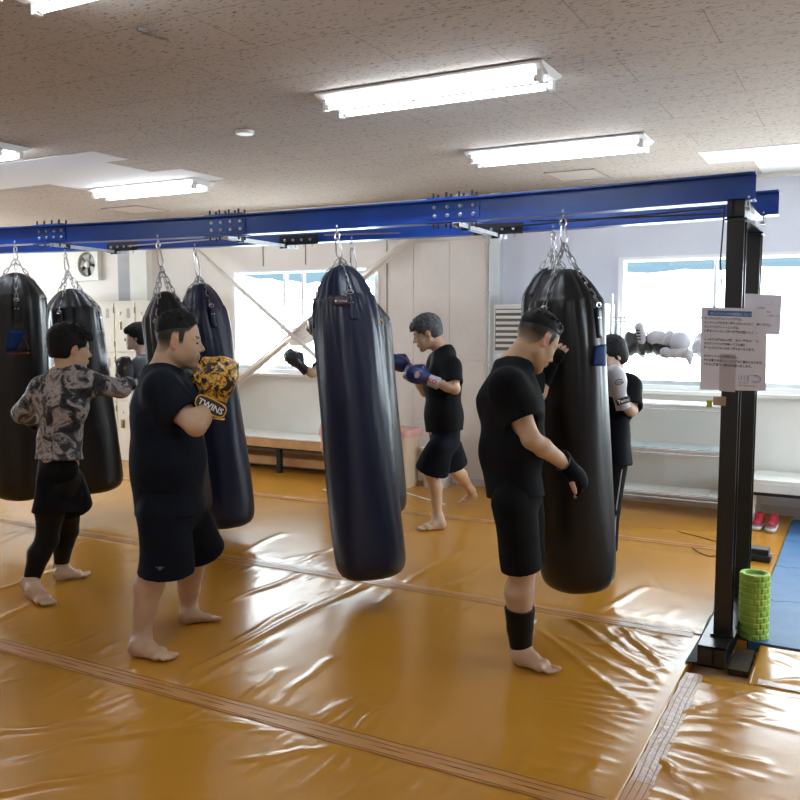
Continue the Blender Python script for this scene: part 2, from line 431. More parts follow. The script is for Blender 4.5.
b.build('window_frame', M['white_metal'], e); b = MB(); b.box((X0-.054, 3.55, 1.0), (X0-.05, 7.05, 2.2)); b.build('pane', M['glass'], e)
b = MB(); ry0, ry1 = 5.0, 7.0
b.box((X1, Y0, -.05), (X1+.15, ry0, CZ)); b.box((X1, ry1, -.05), (X1+.15, T, CZ)); b.box((X1, ry0, -.05), (X1+.15, ry1, .95)); b.box((X1, ry0, 2.25), (X1+.15, ry1, CZ)); struct(b.build('wall_right', M['wall_blue']))
e = struct(empty('added_window_3', (X1, ry0, .95))); b = MB()  # added unseen window, side daylight from the right
for lo, hi in (((ry0, .95), (ry0+.05, 2.25)), ((ry1-.05, .95), (ry1, 2.25)), ((5.98, .95), (6.02, 2.25)), ((ry0, .95), (ry1, 1.0)), ((ry0, 2.20), (ry1, 2.25))): b.box((X1-.01, lo[0], lo[1]), (X1+.09, hi[0], hi[1]))
b.build('window_frame', M['white_metal'], e); b = MB(); b.box((X1+.05, ry0+.05, 1.0), (X1+.054, ry1-.05, 2.2)); b.build('pane', M['glass'], e)
b = MB(); b.box((X0-.15, Y0-.15, -.05), (X1+.15, Y0, CZ)); struct(b.build('wall_front', M['wall']))
# white skin on the wall under the left window, plaster bands above it, plywood sheets beside it
b = MB(); b.box((-6.45, YW-.006, -.04), (-4.5, YW, 1.05)); struct(b.build('trim_1', M['wall_white']))
b = MB()
for x in (-5.94, -5.37, -4.80): b.box((x-.003, YW-.008, 2.24), (x+.003, YW, CZ))
for x in (-4.36,): b.box((x-.003, YW-.008, .0), (x+.003, YW, CZ))
struct(b.build('trim_2', M['groove']))
b = MB()
b.box((-4.33, YW-.012, 1.42), (-4.05, YW, 2.42)); b.box((-4.045, YW-.014, .02), (-3.645, YW, 2.40)); b.box((-3.64, YW-.02, -.03), (-3.26, YW, 1.24)); b.box((-3.64, YW-.017, 1.245), (-3.26, YW, CZ))
b.box((-4.33, YW-.010, .02), (-4.05, YW, 1.41)); struct(b.build('trim_3', M['panel'], bev=.002))
b = MB(); b.box((-4.34, YW-.03, 2.42), (-3.26, YW, 2.455)); struct(b.build('trim_4', M['trim'], bev=.003))
# steel post and pipe in the middle of the wall
b = MB(); b.box((-3.185, YW-.10, -.04), (-3.085, YW, CZ)); struct(b.build('trim_5', M['alu'], bev=.004))
b = MB(); b.tube([(-3.235, YW-.035, -.04), (-3.235, YW-.035, CZ)], .014, 10)
for z in (.5, 1.2, 1.9, 2.38): b.box((-3.26, YW-.055, z-.012), (-3.21, YW, z+.012))
struct(b.build('trim_6', M['trim'], smooth=True))
# pillar near the lockers and the grey sheet next to it
b = MB(); b.box((-7.88, YW-.10, -.04), (-7.60, YW, CZ)); struct(b.build('trim_7', M['wall_white'], bev=.004))
b = MB(); b.box((-8.17, YW-.008, 1.7), (-7.88, YW, CZ)); struct(b.build('trim_8', mottled('grey_board', (.42, .42, .44), (.36, .36, .38), 3, .7)))
# skirting
b = MB(); b.box((-4.44, YW-.03, -.04), (-3.27, YW-.021, .07)); b.box((SPL+.05, YW-.015, -.04), (X1, YW, .08)); struct(b.build('baseboard_back', M['trim'], bev=.003))
b = MB(); b.box((X0, YW-.04, CZ-.035), (X1, YW, CZ)); struct(b.build('trim_9', M['trim'], bev=.003))
b = MB(); b.box((-6.6, YW-.30, .07), (-4.56, YW, .16)); struct(b.build('trim_10', M['wood'], bev=.004))

def window(name, W, mulls, z_rail=None):
    x0, x1, z0, z1 = W; e = struct(empty(name, (x0, YW, z0)))
    b = MB(); w = .045; y0, y1 = YW-.03, YW+.08
    b.box((x0, y0, z0), (x0+w, y1, z1)); b.box((x1-w, y0, z0), (x1, y1, z1)); b.box((x0+w, y0+.002, z1-.028), (x1-w, y1, z1)); b.box((x0+w, y0+.002, z0), (x1-w, y1, z0+w))
    b.build('window_frame', M['white_metal'], e)
    b = MB(); b.box((x0-.05, YW-.075, z0-.035), (x1+.05, YW+.02, z0)); b.build('window_sill', M['trim'], e, bev=.004)
    edges = [x0+w]+mulls+[x1-w]
    for i in range(len(edges)-1):
        a, c = edges[i], edges[i+1]; yy = YW+.015+.03*(i % 2)
        b = MB(); s = .028
        b.box((a-.012, yy, z0+w), (a+s-.012, yy+.025, z1-.028)); b.box((c-s+.012, yy, z0+w), (c+.012, yy+.025, z1-.028))
        b.box((a+s-.012, yy, z1-.028-.014), (c-s+.012, yy+.025, z1-.028)); b.box((a+s-.012, yy, z0+w), (c-s+.012, yy+.025, z0+w+.04))
        sash = b.build('sash', M['alu'], e, bev=.003)
        b = MB(); b.box((a+.016, yy+.010, z0+w+.04), (c-.016, yy+.014, z1-.042)); b.build('pane', M['glass'], sash)
    return e
wn = window('window_1', WL, [-5.67, -5.43])
b = MB(); b.box((-5.70, YW-.035, 1.50), (-5.66, YW+.0, 1.60)); b.tube([(-5.68, YW-.035, 1.53), (-5.64, YW-.05, 1.56), (-5.66, YW-.04, 1.59)], .008); b.build('crescent_lock', M['alu'], wn, smooth=True)
window('window_2', WR, [-1.15, -.30, .55])
# added lattice screens outside the window heads, standing in for pale sky
for i, (x0, x1, za, zb, lab) in enumerate(((-6.5, -4.4, 2.15, 2.055, 'added pale blue lattice screen standing in for sky outside the left window head'), (-2.1, 1.7, 2.072, 2.10, 'added pale blue lattice screen standing in for sky outside the wide right window head'))):
    b = MB(); n = 24; P = []
    for k in range(n+1): x = x0+(x1-x0)*k/n; P.append((x, YW+.32, za+(zb-za)*min(1, k/n*2.2)+.012*math.sin(k*1.7+i)))
    P += [(x1, YW+.32, 2.6), (x0, YW+.32, 2.6)]
    b.poly(P, (0, .008, 0)); tag(b.build('sky_stand_in', M['lattice']), lab, 'screen', )

# new pale ceiling boards
def cpoly(pts, name, mat, th=.004):
    b = MB(); b.poly([(x, y, CZ) for x, y in pts], (0, 0, -th)); return struct(b.build(name, mat))
cpoly([(-11, 4.50), (-4.93, 4.50), (-4.93, 4.84), (-5.17, 4.84), (-5.17, 5.32), (-4.86, 5.32), (-4.86, 5.88), (-6.42, 5.88), (-6.42, 5.35), (-11, 5.35)], 'trim_11', M['ceiling_new'])
cpoly([(-1.12, 6.60), (2.7, 6.60), (2.7, 7.75), (-.80, 7.75), (-.80, 7.1), (-1.12, 7.1)], 'trim_12', M['ceiling_new'])
def hatch(x, y, w, d, lab):
    b = MB(); s = .012
    for lo, hi in (((x-w, y-d), (x+w, y-d+s)), ((x-w, y+d-s), (x+w, y+d)), ((x-w, y-d), (x-w+s, y+d)), ((x+w-s, y-d), (x+w, y+d))): b.box((*lo, CZ-.008), (*hi, CZ))
    e = empty('ceiling_hatch', (x, y, CZ), lab, 'hatch'); b.build('frame', M['trim_dark'], e)
    b = MB(); b.box((x-w+s, y-d+s, CZ-.004), (x+w-s, y+d-s, CZ)); b.build('lid', M['hatch_lid'], e)
M['trim_dark'] = princ('hatch_frame_metal', (.33, .28, .24), .5); M['hatch_lid'] = mottled('hatch_lid_board', (.50, .44, .38), (.46, .40, .34), 8, .85)
hatch(-2.17, 7.13, .21, .24, 'square access hatch in the ceiling behind the right-hand lamp')
hatch(-7.05, 7.0, .26, .24, 'square access hatch in the ceiling above the lockers')
b = MB(); b.lathe([(.055, CZ-.02), (.06, CZ-.01), (.06, CZ)][::-1], 24, (-3.56, 4.5, 0)); tag(b.build('smoke_detector', M['plastic_white'], smooth=True), 'small round white smoke detector on the ceiling above the blue beam', 'smoke detector')
b = MB(); p = [Vector((-2.72+.05*math.sin(k*2.1)*.3, 2.74+.024*k, CZ-.002)) for k in range(9)]
b.tube(p, [.012, .016, .009, .012, .006, .005, .008, .004, .003], 6)
struct(b.build('trim_13', M['groove'], smooth=True))

# ------------------------------------------------------------------ fluorescent lamps
def lamp(cx, cy, lab, L=1.27):
    e = empty('fluorescent_lamp', (cx, cy, CZ), lab, 'ceiling lamp', 'twin tube fluorescent lamps on the ceiling')
    b = MB(); w = .15; x0, x1 = cx-L/2, cx+L/2
    P = [(0, -w, CZ-.004), (0, -w, CZ-.016), (0, -.055, CZ-.05), (0, .055, CZ-.05), (0, w, CZ-.016), (0, w, CZ-.004)]
    b.poly([(x0, cy+p[1], p[2]) for p in P], (L, 0, 0)); b.build('housing', M['white_metal'], e, bev=.002)
    for s in (-1, 1):
        y = cy+s*.085; z = CZ-.068
        for q, x in ((-1, x0+.03), (1, x1-.03)):
            b = MB(); b.box((x-.012, y-.017, z-.02), (x+.012, y+.017, CZ-.02)); b.tube([(x-q*.012, y, z), (x-q*.03, y, z)], .0165, 14)
            b.build('lamp_holder', M['plastic_white'], e, smooth=True)
        b = MB(); b.tube([(x0+.045, y, z), (x1-.045, y, z)], .0155, 14); b.build('tube', M['tube'], e, smooth=True)
    return e
lamp(-2.01, 4.085, 'lit twin-tube ceiling lamp, the largest, near the top middle of the photo')
lamp(-1.943, 5.88, 'lit twin-tube ceiling lamp directly above the blue beam, in front of the square hatch')
lamp(-5.70, 5.83, 'lit twin-tube ceiling lamp beside the pale new ceiling boards on the left')
lamp(-2.15, 2.185, 'lit twin-tube ceiling lamp cut off by the top left edge of the photo')
lamp(-5.845, 4.05, 'lit twin-tube ceiling lamp whose end shows at the left edge of the photo')
lamp(-9.5, 5.83, 'added lit twin-tube ceiling lamp, out of view, over the left end of the lockers')  # added lamp out of view, brightens the locker end
lamp(-5.85, 2.0, 'added lit twin-tube ceiling lamp, out of view, in the left front corner of the hall, nearest its front wall')  # added unseen lamp, more light for the left front
lamp(1.7, 4.0, 'added lit twin-tube ceiling lamp, out of view, at the right-hand side wall, right of the blue foam')  # added unseen lamp that lifts the right-hand side
lamp(-2.1, .2, 'added lit twin-tube ceiling lamp, out of view, in front of the taped seam, nearest the front wall')  # added lamp near the camera, out of view, brightens the dark room

# ------------------------------------------------------------------ ventilation fan
fx, fz = -8.65, 2.34
e = empty('ventilation_fan', (fx, YW, fz), 'square cream wall ventilation fan with grey blades above the lockers', 'ventilation fan')
b = MB()
n = 32; R = .155; H = .20
ring = [(R*math.cos(2*PI*k/n), R*math.sin(2*PI*k/n)) for k in range(n)]
sq = [(max(-H, min(H, q[0]*2/math.sqrt(2)*1.35)), max(-H, min(H, q[1]*2/math.sqrt(2)*1.35))) for q in ring]
V = [(fx+x, YW-.07, fz+z) for x, z in ring]+[(fx+x, YW-.07, fz+z) for x, z in sq]+[(fx+x*1.02, YW, fz+z*1.02) for x, z in sq]+[(fx+x, YW-.01, fz+z) for x, z in ring]
Fq = []
for k in range(n):
    l = (k+1) % n; Fq += [(k, l, n+l, n+k), (n+k, n+l, 2*n+l, 2*n+k), (k, 3*n+k, 3*n+l, l)]
b.add(V, Fq); b.build('housing', M['plastic_white'], e, smooth=True, angle=30)
b = MB(); b.lathe([(.155, -.005), (.155, .0)], 32, (fx, YW-.004, fz), R=rot_to((0, -1, 0))); b.build('duct', M['groove'], e)
for k in range(5):
    a = 2*PI*k/5+.5; b = MB(); V = []
    for i in range(4):
        for j in range(6):
            aa = a+(j/5-.5)*1.05*(.7+.1*i); r = .035+.11*i/3
            V.append((fx+r*math.cos(aa), YW-.035-.02*(j/5-.5), fz+r*math.sin(aa)))
    b.add(V, [(i*6+j, i*6+j+1, i*6+j+7, i*6+j+6) for i in range(3) for j in range(5)]); o = b.build('blade', princ('fan_blade', (.38, .38, .36), .5) if k == 0 else bpy.data.materials['fan_blade'], e, smooth=True)
    sm = o.modifiers.new('thick', 'SOLIDIFY'); sm.thickness = .004
b = MB(); b.lathe([(.04, 0), (.038, .02), (.02, .03)], 20, (fx, YW-.05, fz), R=rot_to((0, -1, 0))); b.build('hub', M['plastic_white'], e, smooth=True)
b = MB(); b.tube([(fx-.2, YW-.03, fz-.18), (fx-.23, YW-.02, fz-.30), (fx-.30, YW-.02, fz-.42)], .006); b.build('cord', M['groove'], e, smooth=True)

# ------------------------------------------------------------------ lockers
LW, LH, LY0 = .33, 1.86, 7.22
lk = [-8.97, -8.64, -8.31, -7.98, -7.65, -7.32, -6.99]
labs = ['cream steel locker column at the left end, behind the black bags', 'cream steel locker column second from the left end', 'cream steel locker column third from the left end, behind the bag of the camouflage boxer',
        'cream steel locker column showing left of the dark bag edge under the fan', 'cream steel locker column with its left hinges beside the black bag', 'cream steel locker column behind the head of the woman', 'cream steel locker column at the right end, hidden behind hanging bags']
def locker(x0):
    e = empty('locker', (x0+LW/2, LY0+.25, 0)); y = LY0
    b = MB(); b.box((x0+.001, y+.015, .0), (x0+LW-.001, YW-.12, LH)); b.build('cabinet', M['locker'], e, bev=.003)
    b = MB(); b.box((x0+.004, y+.008, .01), (x0+LW-.004, y+.016, .12)); b.build('plinth', M['locker'], e)
    hh = (LH-.13-.02)/3
    for k in range(3):
        z0 = .13+hh*k; b = MB(); b.box((x0+.008, y, z0+.006), (x0+LW-.008, y+.014, z0+hh-.006)); d = b.build('door', M['locker'], e, bev=.003)
        b = MB(); cx = x0+.09; zz = z0+hh-.21
        b.box((cx-.03, y-.003, zz-.10), (cx+.03, y, zz)); b.box((cx+.002, y-.012, zz-.095), (cx+.014, y-.002, zz-.005)); b.build('handle', M['trim_brass'], d, bev=.001)
        b = MB(); b.lathe([(.02, 0), (.02, .006), (.014, .008)], 18, (cx, y-.001, z0+hh-.12), R=rot_to((0, -1, 0))); b.build('number_plate', M['white_metal'], d, smooth=True)
        b = MB()
        for q in range(9): b.box((x0+.20, y-.002, z0+hh-.17+q*.012), (x0+.25, y+.0005, z0+hh-.165+q*.012))
        b.build('vent_slots', M['groove'], d)
        for q in (.06, hh-.12):
            b = MB(); b.box((x0+LW-.014, y-.006, z0+q), (x0+LW-.002, y+.004, z0+q+.07)); b.build('hinge', M['trim_brass'], d)
    return e
M['trim_brass'] = princ('dull_bronze', (.30, .24, .15), .4, .6)
base = locker(lk[0]); tag(base, labs[0], 'locker', 'lockers along the back wall')
for x, l in zip(lk[1:], labs[1:]):
    c = copy_tree(base); c.location.x += x-lk[0]; c['label'] = l

# ------------------------------------------------------------------ benches
e = empty('bench', (-6.2, 7.55, 0), 'long low bench with white top under the left window', 'bench')
b = MB(); b.box((-6.62, 7.33, .385), (-4.60, 7.792, .40)); b.build('seat_top', M['bench_top'], e, bev=.003)
b = MB(); b.box((-6.62, 7.34, .29), (-4.60, 7.36, .385)); b.build('front_board', M['wood_light'] if 'wood_light' in M else M['wood'], e, bev=.003)
for x in (-6.55, -5.5, -4.75):
    b = MB(); b.box((x, 7.40, -.0), (x+.05, 7.45, .385)); b.build('leg', M['dark_metal'], e)
b = MB(); b.box((-6.6, 7.37, .27), (-4.65, 7.40, .29)); b.build('rail', M['dark_metal'], e)
e = empty('bench', (.2, 7.5, 0), 'white bench on thin metal legs at the right edge, above the running shoes', 'bench')
b = MB(); b.box((-.765, 7.28, .345), (1.6, 7.76, .375)); b.build('seat_top', M['bench_top'], e, bev=.004)
b = MB(); b.box((-.765, 7.27, .275), (1.6, 7.285, .345)); b.build('front_board', M['bench_top'], e, bev=.002)
b = MB(); b.box((-.755, 7.27, .25), (1.58, 7.30, .275)); b.box((-.755, 7.70, .25), (1.58, 7.73, .275)); b.build('rail', M['dark_metal'], e)
for x in (-.745, .4, 1.5):
    for y in (7.29, 7.70):
        b = MB(); b.box((x, y, 0.001), (x+.028, y+.028, .25)); b.build('leg', M['trim'], e)

# ------------------------------------------------------------------ wall braces
yb = YW-.13
e = empty('wall_brace', (-5.4, yb, 1.6), 'thick cream steel angle brace crossing the left window from lower left to upper right', 'brace')
A = ony(204, 408, yb); B = ony(409, 237, yb); A = A+(A-B)*.15; B = B+(B-A)*.25
b = MB(); b.bar(A, B, .012, .10, up=(0, 1, 0)); b.bar(A+Vector((0, .04, 0)), B+Vector((0, .04, 0)), .09, .012, up=(0, 1, 0)); b.build('angle_bar', M['wall'], e, bev=.002)
P = [ony(q[0], q[1], yb-.012) for q in ((289, 346), (292, 329), (311, 321), (318, 322), (312, 342), (302, 346))]
b = MB(); b.poly(P, (0, .012, 0))
b.build('gusset_plate', M['wall'], e, bev=.002)
b = MB()
for q in ((297, 334), (301, 331), (305, 328), (300, 341), (306, 337), (310, 333)):
    b.lathe([(.011, 0), (.011, .01)], 8, ony(q[0], q[1], yb-.012), R=rot_to((0, -1, 0)))
b.build('bolts', M['trim'], e)
e = empty('wall_brace', (-5, yb-.03, 1.6), 'thin pale steel rod brace crossing the left window from upper left to lower right', 'brace')
A = ony(197, 250, yb-.04); B = ony(411, 441, yb-.04); A = A+(A-B)*.08; B = B+(B-A)*.10
b = MB(); b.tube([A, B], .024, 12); b.build('rod', M['galv_light'] if 'galv_light' in M else M['trim'], e, smooth=True)

# ------------------------------------------------------------------ floor-standing air conditioner
e = empty('air_conditioner', (-2.5, 7.55, 0), 'cream floor-standing air conditioner with louvres behind the right-hand black bags', 'air conditioner')
ax0, ax1, ay = -3.02, -1.99, 7.40
b = MB(); b.box((ax0, ay+.012, 0), (ax1, 7.76, 1.78)); b.build('cabinet', M['plastic_white'], e, bev=.01)
b = MB(); b.box((ax0+.02, ay+.004, 1.36), (ax1-.02, ay+.013, 1.74)); b.build('grille_recess', M['groove'], e)
for k in range(7):
    b = MB(); z = 1.39+.052*k; b.box((ax0+.03, ay-.012, z), (ax1-.15, ay+.014, z+.026)); b.build('louvre', M['plastic_white'], e, bev=.003)
b = MB(); b.box((ax1-.15, ay-.006, 1.36), (ax1-.02, ay+.013, 1.74)); b.build('side_panel', M['plastic_white'], e, bev=.004)
b = MB()
for k in range(6): b.box((ax1-.12, ay-.009, 1.42+.042*k), (ax1-.05, ay-.005, 1.437+.042*k))
b.build('slots', M['groove'], e)
b = MB(); b.box((ax0+.02, ay, .08), (ax1-.02, ay+.013, 1.32)); b.build('front_panel', M['plastic_white'], e, bev=.006)

# ------------------------------------------------------------------ wire shelf and what lies on it
sx0, sx1, sy0, sy1 = -1.91, -.80, 7.33, 7.66
e = empty('wire_shelf', ((sx0+sx1)/2, 7.5, 0), 'chrome wire shelving unit of five tiers in front of the right window', 'shelf unit')
for x in (sx0, sx1):
    for y in (sy0, sy1):
        b = MB(); b.tube([(x, y, 0), (x, y, 1.86 if x == sx0 else 1.80)], .0125, 10); b.build('post', M['galv'], e, smooth=True)
tiers = [.18, .56, .93, 1.335, 1.66]
for z in tiers:
    b = MB()
    for y in (sy0, sy1):
        b.tube([(sx0, y, z), (sx1, y, z)], .005, 6); b.tube([(sx0, y, z-.036), (sx1, y, z-.036)], .005, 6)
        n = 30; b.tube([(sx0+(sx1-sx0)*k/n, y, z-(.036 if k % 2 else 0)) for k in range(n+1)], .004, 5)
    for x in (sx0, sx1): b.tube([(x, sy0, z), (x, sy1, z)], .0035, 6); b.tube([(x, sy0, z-.032), (x, sy1, z-.032)], .0035, 6)
    n = 34
    for k in range(1, n): b.tube([(sx0+(sx1-sx0)*k/n, sy0, z), (sx0+(sx1-sx0)*k/n, sy1, z)], .002, 4)
    b.build('wire_tier', M['galv'], e, smooth=True)
for z, nm, lab, mat in ((.186, 'shelf_liner', 'white board lining the bottom tier of the wire shelf', 'bench_top'), (.566, 'towel', 'pale blue checked towel lying on the second lowest tier of the wire shelf', 'towel'), (.936, 'shelf_liner', 'white board lining the empty middle tier of the wire shelf', 'bench_top')):
    b = MB(); nx = 4
    for k in range(nx):
        w = (sx1-sx0-.06)/nx; b.box((sx0+.03+w*k+.003, sy0+.01, z-.001), (sx0+.03+w*(k+1)-.003, sy1-.01, z+.006))
    tag(b.build(nm, M[mat]), lab, 'towel' if nm == 'towel' else 'shelf board')
# gear on the fourth tier
def blob(name, parts, h, mat, label, cat, seed=1, amp=.012, fr=35, group=None):
    lo = np.min([np.minimum(p[0], p[1])-max(p[2], p[3])*1.6 for p in parts], 0)-.03; hi = np.max([np.maximum(p[0], p[1])+max(p[2], p[3])*1.6 for p in parts], 0)+.03
    V = Vol(lo, hi, h); ff = foldfn(amp, fr, seed)
    for p in parts: V.cone(p[0], p[1], p[2], p[3], .02, fold=ff, u=(p[4] if len(p) > 4 else None), sc=(p[5] if len(p) > 5 else 1))
    o = V.mesh(name, mat)
    return tag(o, label, cat, group) if label else o
zt = 1.34
blob('gear_bag', [(np.array((-1.74, 7.48, zt+.095)), np.array((-1.50, 7.5, zt+.095)), .095, .095), (np.array((-1.72, 7.46, zt+.12)), np.array((-1.42, 7.48, zt+.08)), .07, .06), (np.array((-1.5, 7.42, zt+.07)), np.array((-1.30, 7.42, zt+.05)), .07, .045)], .009, M['glove_black'], 'crumpled black leather head guard bundle on the wire shelf', 'head guard', 3, .020, 40)
blob('shin_guard', [(np.array((-1.66, 7.37, zt+.13)), np.array((-1.68, 7.36, zt+.24)), .034, .042, (0, 1, 0), .6)], .006, M['glove_white'], 'white shin guard with dark lettering standing up out of the black bundle', 'shin guard', 4, .006)
sg = C.objects[[o.name for o in C.objects if o.name.startswith('shin_guard')][-1]]; b = MB()
for k in range(4): b.box((-1.69-.004*k, 7.318, zt+.13+.025*k), (-1.655-.004*k, 7.326, zt+.142+.025*k))
b.build('lettering', M['ink'], sg)
blob('head_guard', [(np.array((-1.56, 7.40, zt+.155)), np.array((-1.44, 7.40, zt+.13)), .06, .075)], .007, M['cuff_white'], 'crumpled white head guard lying on the black bundle', 'head guard', 5, .009, 70)
V = Vol((-1.46, 7.24, zt), (-1.20, 7.50, zt+.24), .008); V.ell((-1.345, 7.36, zt+.115), np.eye(3), (.088, .08, .088)); tag(V.mesh('ball', M['glove_white']), 'round white ball on the wire shelf', 'ball')
blob('hand_wrap', [(np.array((-1.20, 7.48, zt+.13)), np.array((-.96, 7.5, zt+.14)), .05, .06), (np.array((-1.20, 7.44, zt+.06)), np.array((-.9, 7.44, zt+.07)), .06, .06)], .008, M['cuff_white'], 'heap of crumpled white hand wraps right of the white ball', 'hand wraps', 6, .011, 80)
blob('hand_wrap', [(np.array((-1.46, 7.33, zt+.03)), np.array((-1.26, 7.31, zt+.02)), .04, .04), (np.array((-1.27, 7.315, zt+.03)), np.array((-1.25, 7.31, zt-.05)), .022, .012)], .007, M['wrap_grey'] if 'wrap_grey' in M else M['cuff_white'], 'pale grey hand wrap drooping over the shelf edge below the white ball', 'hand wraps', 7, .009, 80)
blob('hand_wrap', [(np.array((-1.14, 7.35, zt+.05)), np.array((-1.03, 7.33, zt+.05)), .045, .035), (np.array((-1.10, 7.31, zt+.03)), np.array((-1.08, 7.305, zt-.09)), .022, .012), (np.array((-.98, 7.32, zt+.03)), np.array((-.90, 7.31, zt-.02)), .03, .02)], .007, princ('beige_wrap', (.52, .42, .38), .8), 'beige hand wrap dangling from the shelf beside the poster', 'hand wraps', 8, .009, 80)

# ------------------------------------------------------------------ bins at the wall
def bin_(cx, cy, w, d, h, name, mat, label, lid=None):
    e = empty(name, (cx, cy, 0), label, 'bin')
    prof = [(.80, 0), (.82, .02), (.92, .55), (1.0, .93), (1.07, .94), (1.07, 1.0)]
    b = MB(); V = []; n = 32
    def loop(s, z): return [(cx+s*w/2*math.copysign(abs(math.cos(2*PI*k/n))**.45, math.cos(2*PI*k/n)), cy+s*d/2*math.copysign(abs(math.sin(2*PI*k/n))**.45, math.sin(2*PI*k/n)), z) for k in range(n)]
    rings = [loop(s, z*h) for s, z in prof]+[loop(.97, h), loop(.92, h*.8)]
    for r in rings: V += r
    b.add(V, [(i*n+k, i*n+(k+1) % n, (i+1)*n+(k+1) % n, (i+1)*n+k) for i in range(len(rings)-1) for k in range(n)]+[tuple(range(n-1, -1, -1)), tuple((len(rings)-1)*n+k for k in range(n))])
    b.build('body', mat, e, smooth=True)
    if lid: 
        b = MB(); rr = [loop(1.085, h*.90), loop(1.09, h*1.005), loop(1.0, h*1.03), loop(.95, h*.9)]; V = sum(rr, [])
        V = [(x, y, z+(.012*math.sin(i*1.9)+.008*math.sin(i*.7))*(1 if i < n else .3)) for i, (x, y, z) in enumerate(V)]
        b.add(V, [(i*n+k, i*n+(k+1) % n, (i+1)*n+(k+1) % n, (i+1)*n+k) for i in range(3) for k in range(n)]); b.build('bin_liner', lid, e, smooth=True)
    return e
bin_(-3.98, 7.42, .30, .36, .56, 'rubbish_bin', M['plastic_beige'], 'tall beige plastic bin with pink liner against the wall behind the grey-haired man', M['pink_bag'])
bin_(-3.66, 7.55, .26, .30, .40, 'rubbish_bin', M['plastic_white'], 'short white plastic tub right of the beige bin, behind the legs of the grey-haired man')

# ------------------------------------------------------------------ floor cover
def vnoise(X, Y, fr, seed):
    r = np.random.default_rng(seed); s = np.zeros_like(X)
    for i in range(7):
        a = r.uniform(0, PI); k = fr*(.5+.25*i); s += np.sin((X*math.cos(a)+Y*math.sin(a))*k+r.uniform(0, 6)+1.2*np.sin((X*math.sin(a)-Y*math.cos(a))*k*.4+i))/(1+.3*i)
    return s/3
SX = -.67; SY = [2.74, 4.555, 6.40]
folds_px = [ # x1,y1,x2,y2,width,amp : creases read off the photo
 (200, 668, 365, 583, .035, .016), (235, 600, 308, 572, .03, .012), (240, 640, 300, 605, .03, .010), (182, 690, 275, 640, .03, .008), (245, 700, 280, 672, .02, .008), (290, 690, 330, 660, .02, .008),
 (325, 720, 345, 705, .018, .007), (355, 730, 385, 706, .018, .007), (240, 555, 280, 535, .03, .012), (300, 562, 340, 545, .025, .010), (404, 584, 460, 552, .02, .010), (445, 588, 515, 552, .02, .009), (405, 535, 435, 518, .02, .006),
 (0, 735, 100, 722, .03, .014), (20, 760, 130, 728, .03, .010), (0, 795, 115, 775, .03, .014), (100, 740, 235, 725, .035, .012), (195, 723, 265, 727, .02, .008), (245, 762, 335, 748, .022, .010), (250, 733, 290, 731, .015, .006), (0, 590, 60, 570, .03, .010), (0, 620, 40, 600, .03, .010), (0, 545, 30, 530, .02, .008),
 (540, 632, 650, 718, .022, .010), (573, 622, 660, 682, .03, .016), (565, 640, 655, 690, .02, .008), (600, 625, 632, 652, .018, .010), (625, 632, 668, 670, .025, .016), (610, 628, 650, 655, .014, .007), (655, 635, 682, 650, .012, .006),
 (600, 612, 645, 588, .02, .012), (590, 605, 600, 580, .014, .008), (640, 560, 660, 590, .02, .004), (590, 505, 640, 512, .03, .008), (600, 528, 715, 533, .04, .016), (610, 540, 690, 556, .02, .007),
 (680, 714, 765, 692, .018, .012), (765, 692, 800, 700, .016, .010), (715, 688, 800, 682, .02, .012), (660, 742, 760, 764, .018, .012), (655, 755, 690, 790, .024, .016), (670, 722, 770, 720, .012, .006), (664, 734, 715, 733, .012, .007),
 (760, 655, 790, 670, .012, .008), (775, 652, 800, 664, .012, .008), (60, 515, 110, 500, .03, .010), (20, 500, 45, 512, .02, .010), (205, 530, 245, 520, .03, .01), (40, 500, 90, 480, .03, .008)]
FO = []
for x1, y1, x2, y2, w, a in folds_px:
    p = onz(x1, y1); q = onz(x2, y2); FO.append((p.x, p.y, q.x, q.y, w, a))
r_ = np.random.default_rng(5)
def pucker(L, y0, y1, axis, at_, side):       # short creases running out from a taut seam
    out = []; s = y0
    while s < y1:
        s += r_.uniform(.035, .11); l = r_.uniform(.12, .45)*L; a = r_.uniform(-.35, .35)
        d = (side*l*math.cos(a), l*math.sin(a))
        if axis == 'x': out.append((at_, s, at_+d[0], s+d[1], r_.uniform(.008, .018), r_.uniform(.003, .008)))
        else: out.append((s, at_, s+d[1], at_+d[0], r_.uniform(.010, .02), r_.uniform(.002, .005)))
    return out
FO += pucker(1.1, 2.80, 4.3, 'x', SX-.05, -1)+pucker(1.0, 1.8, 4.1, 'x', SX+.06, 1)
FO += pucker(.7, -4.2, -.8, 'y', SY[0]+.05, 1)+pucker(.8, -4.2, -.8, 'y', SY[0]-.07, -1)+pucker(.8, -6, -.8, 'y', SY[1]-.05, -1)+pucker(.8, -7, -.8, 'y', SY[1]+.05, 1)
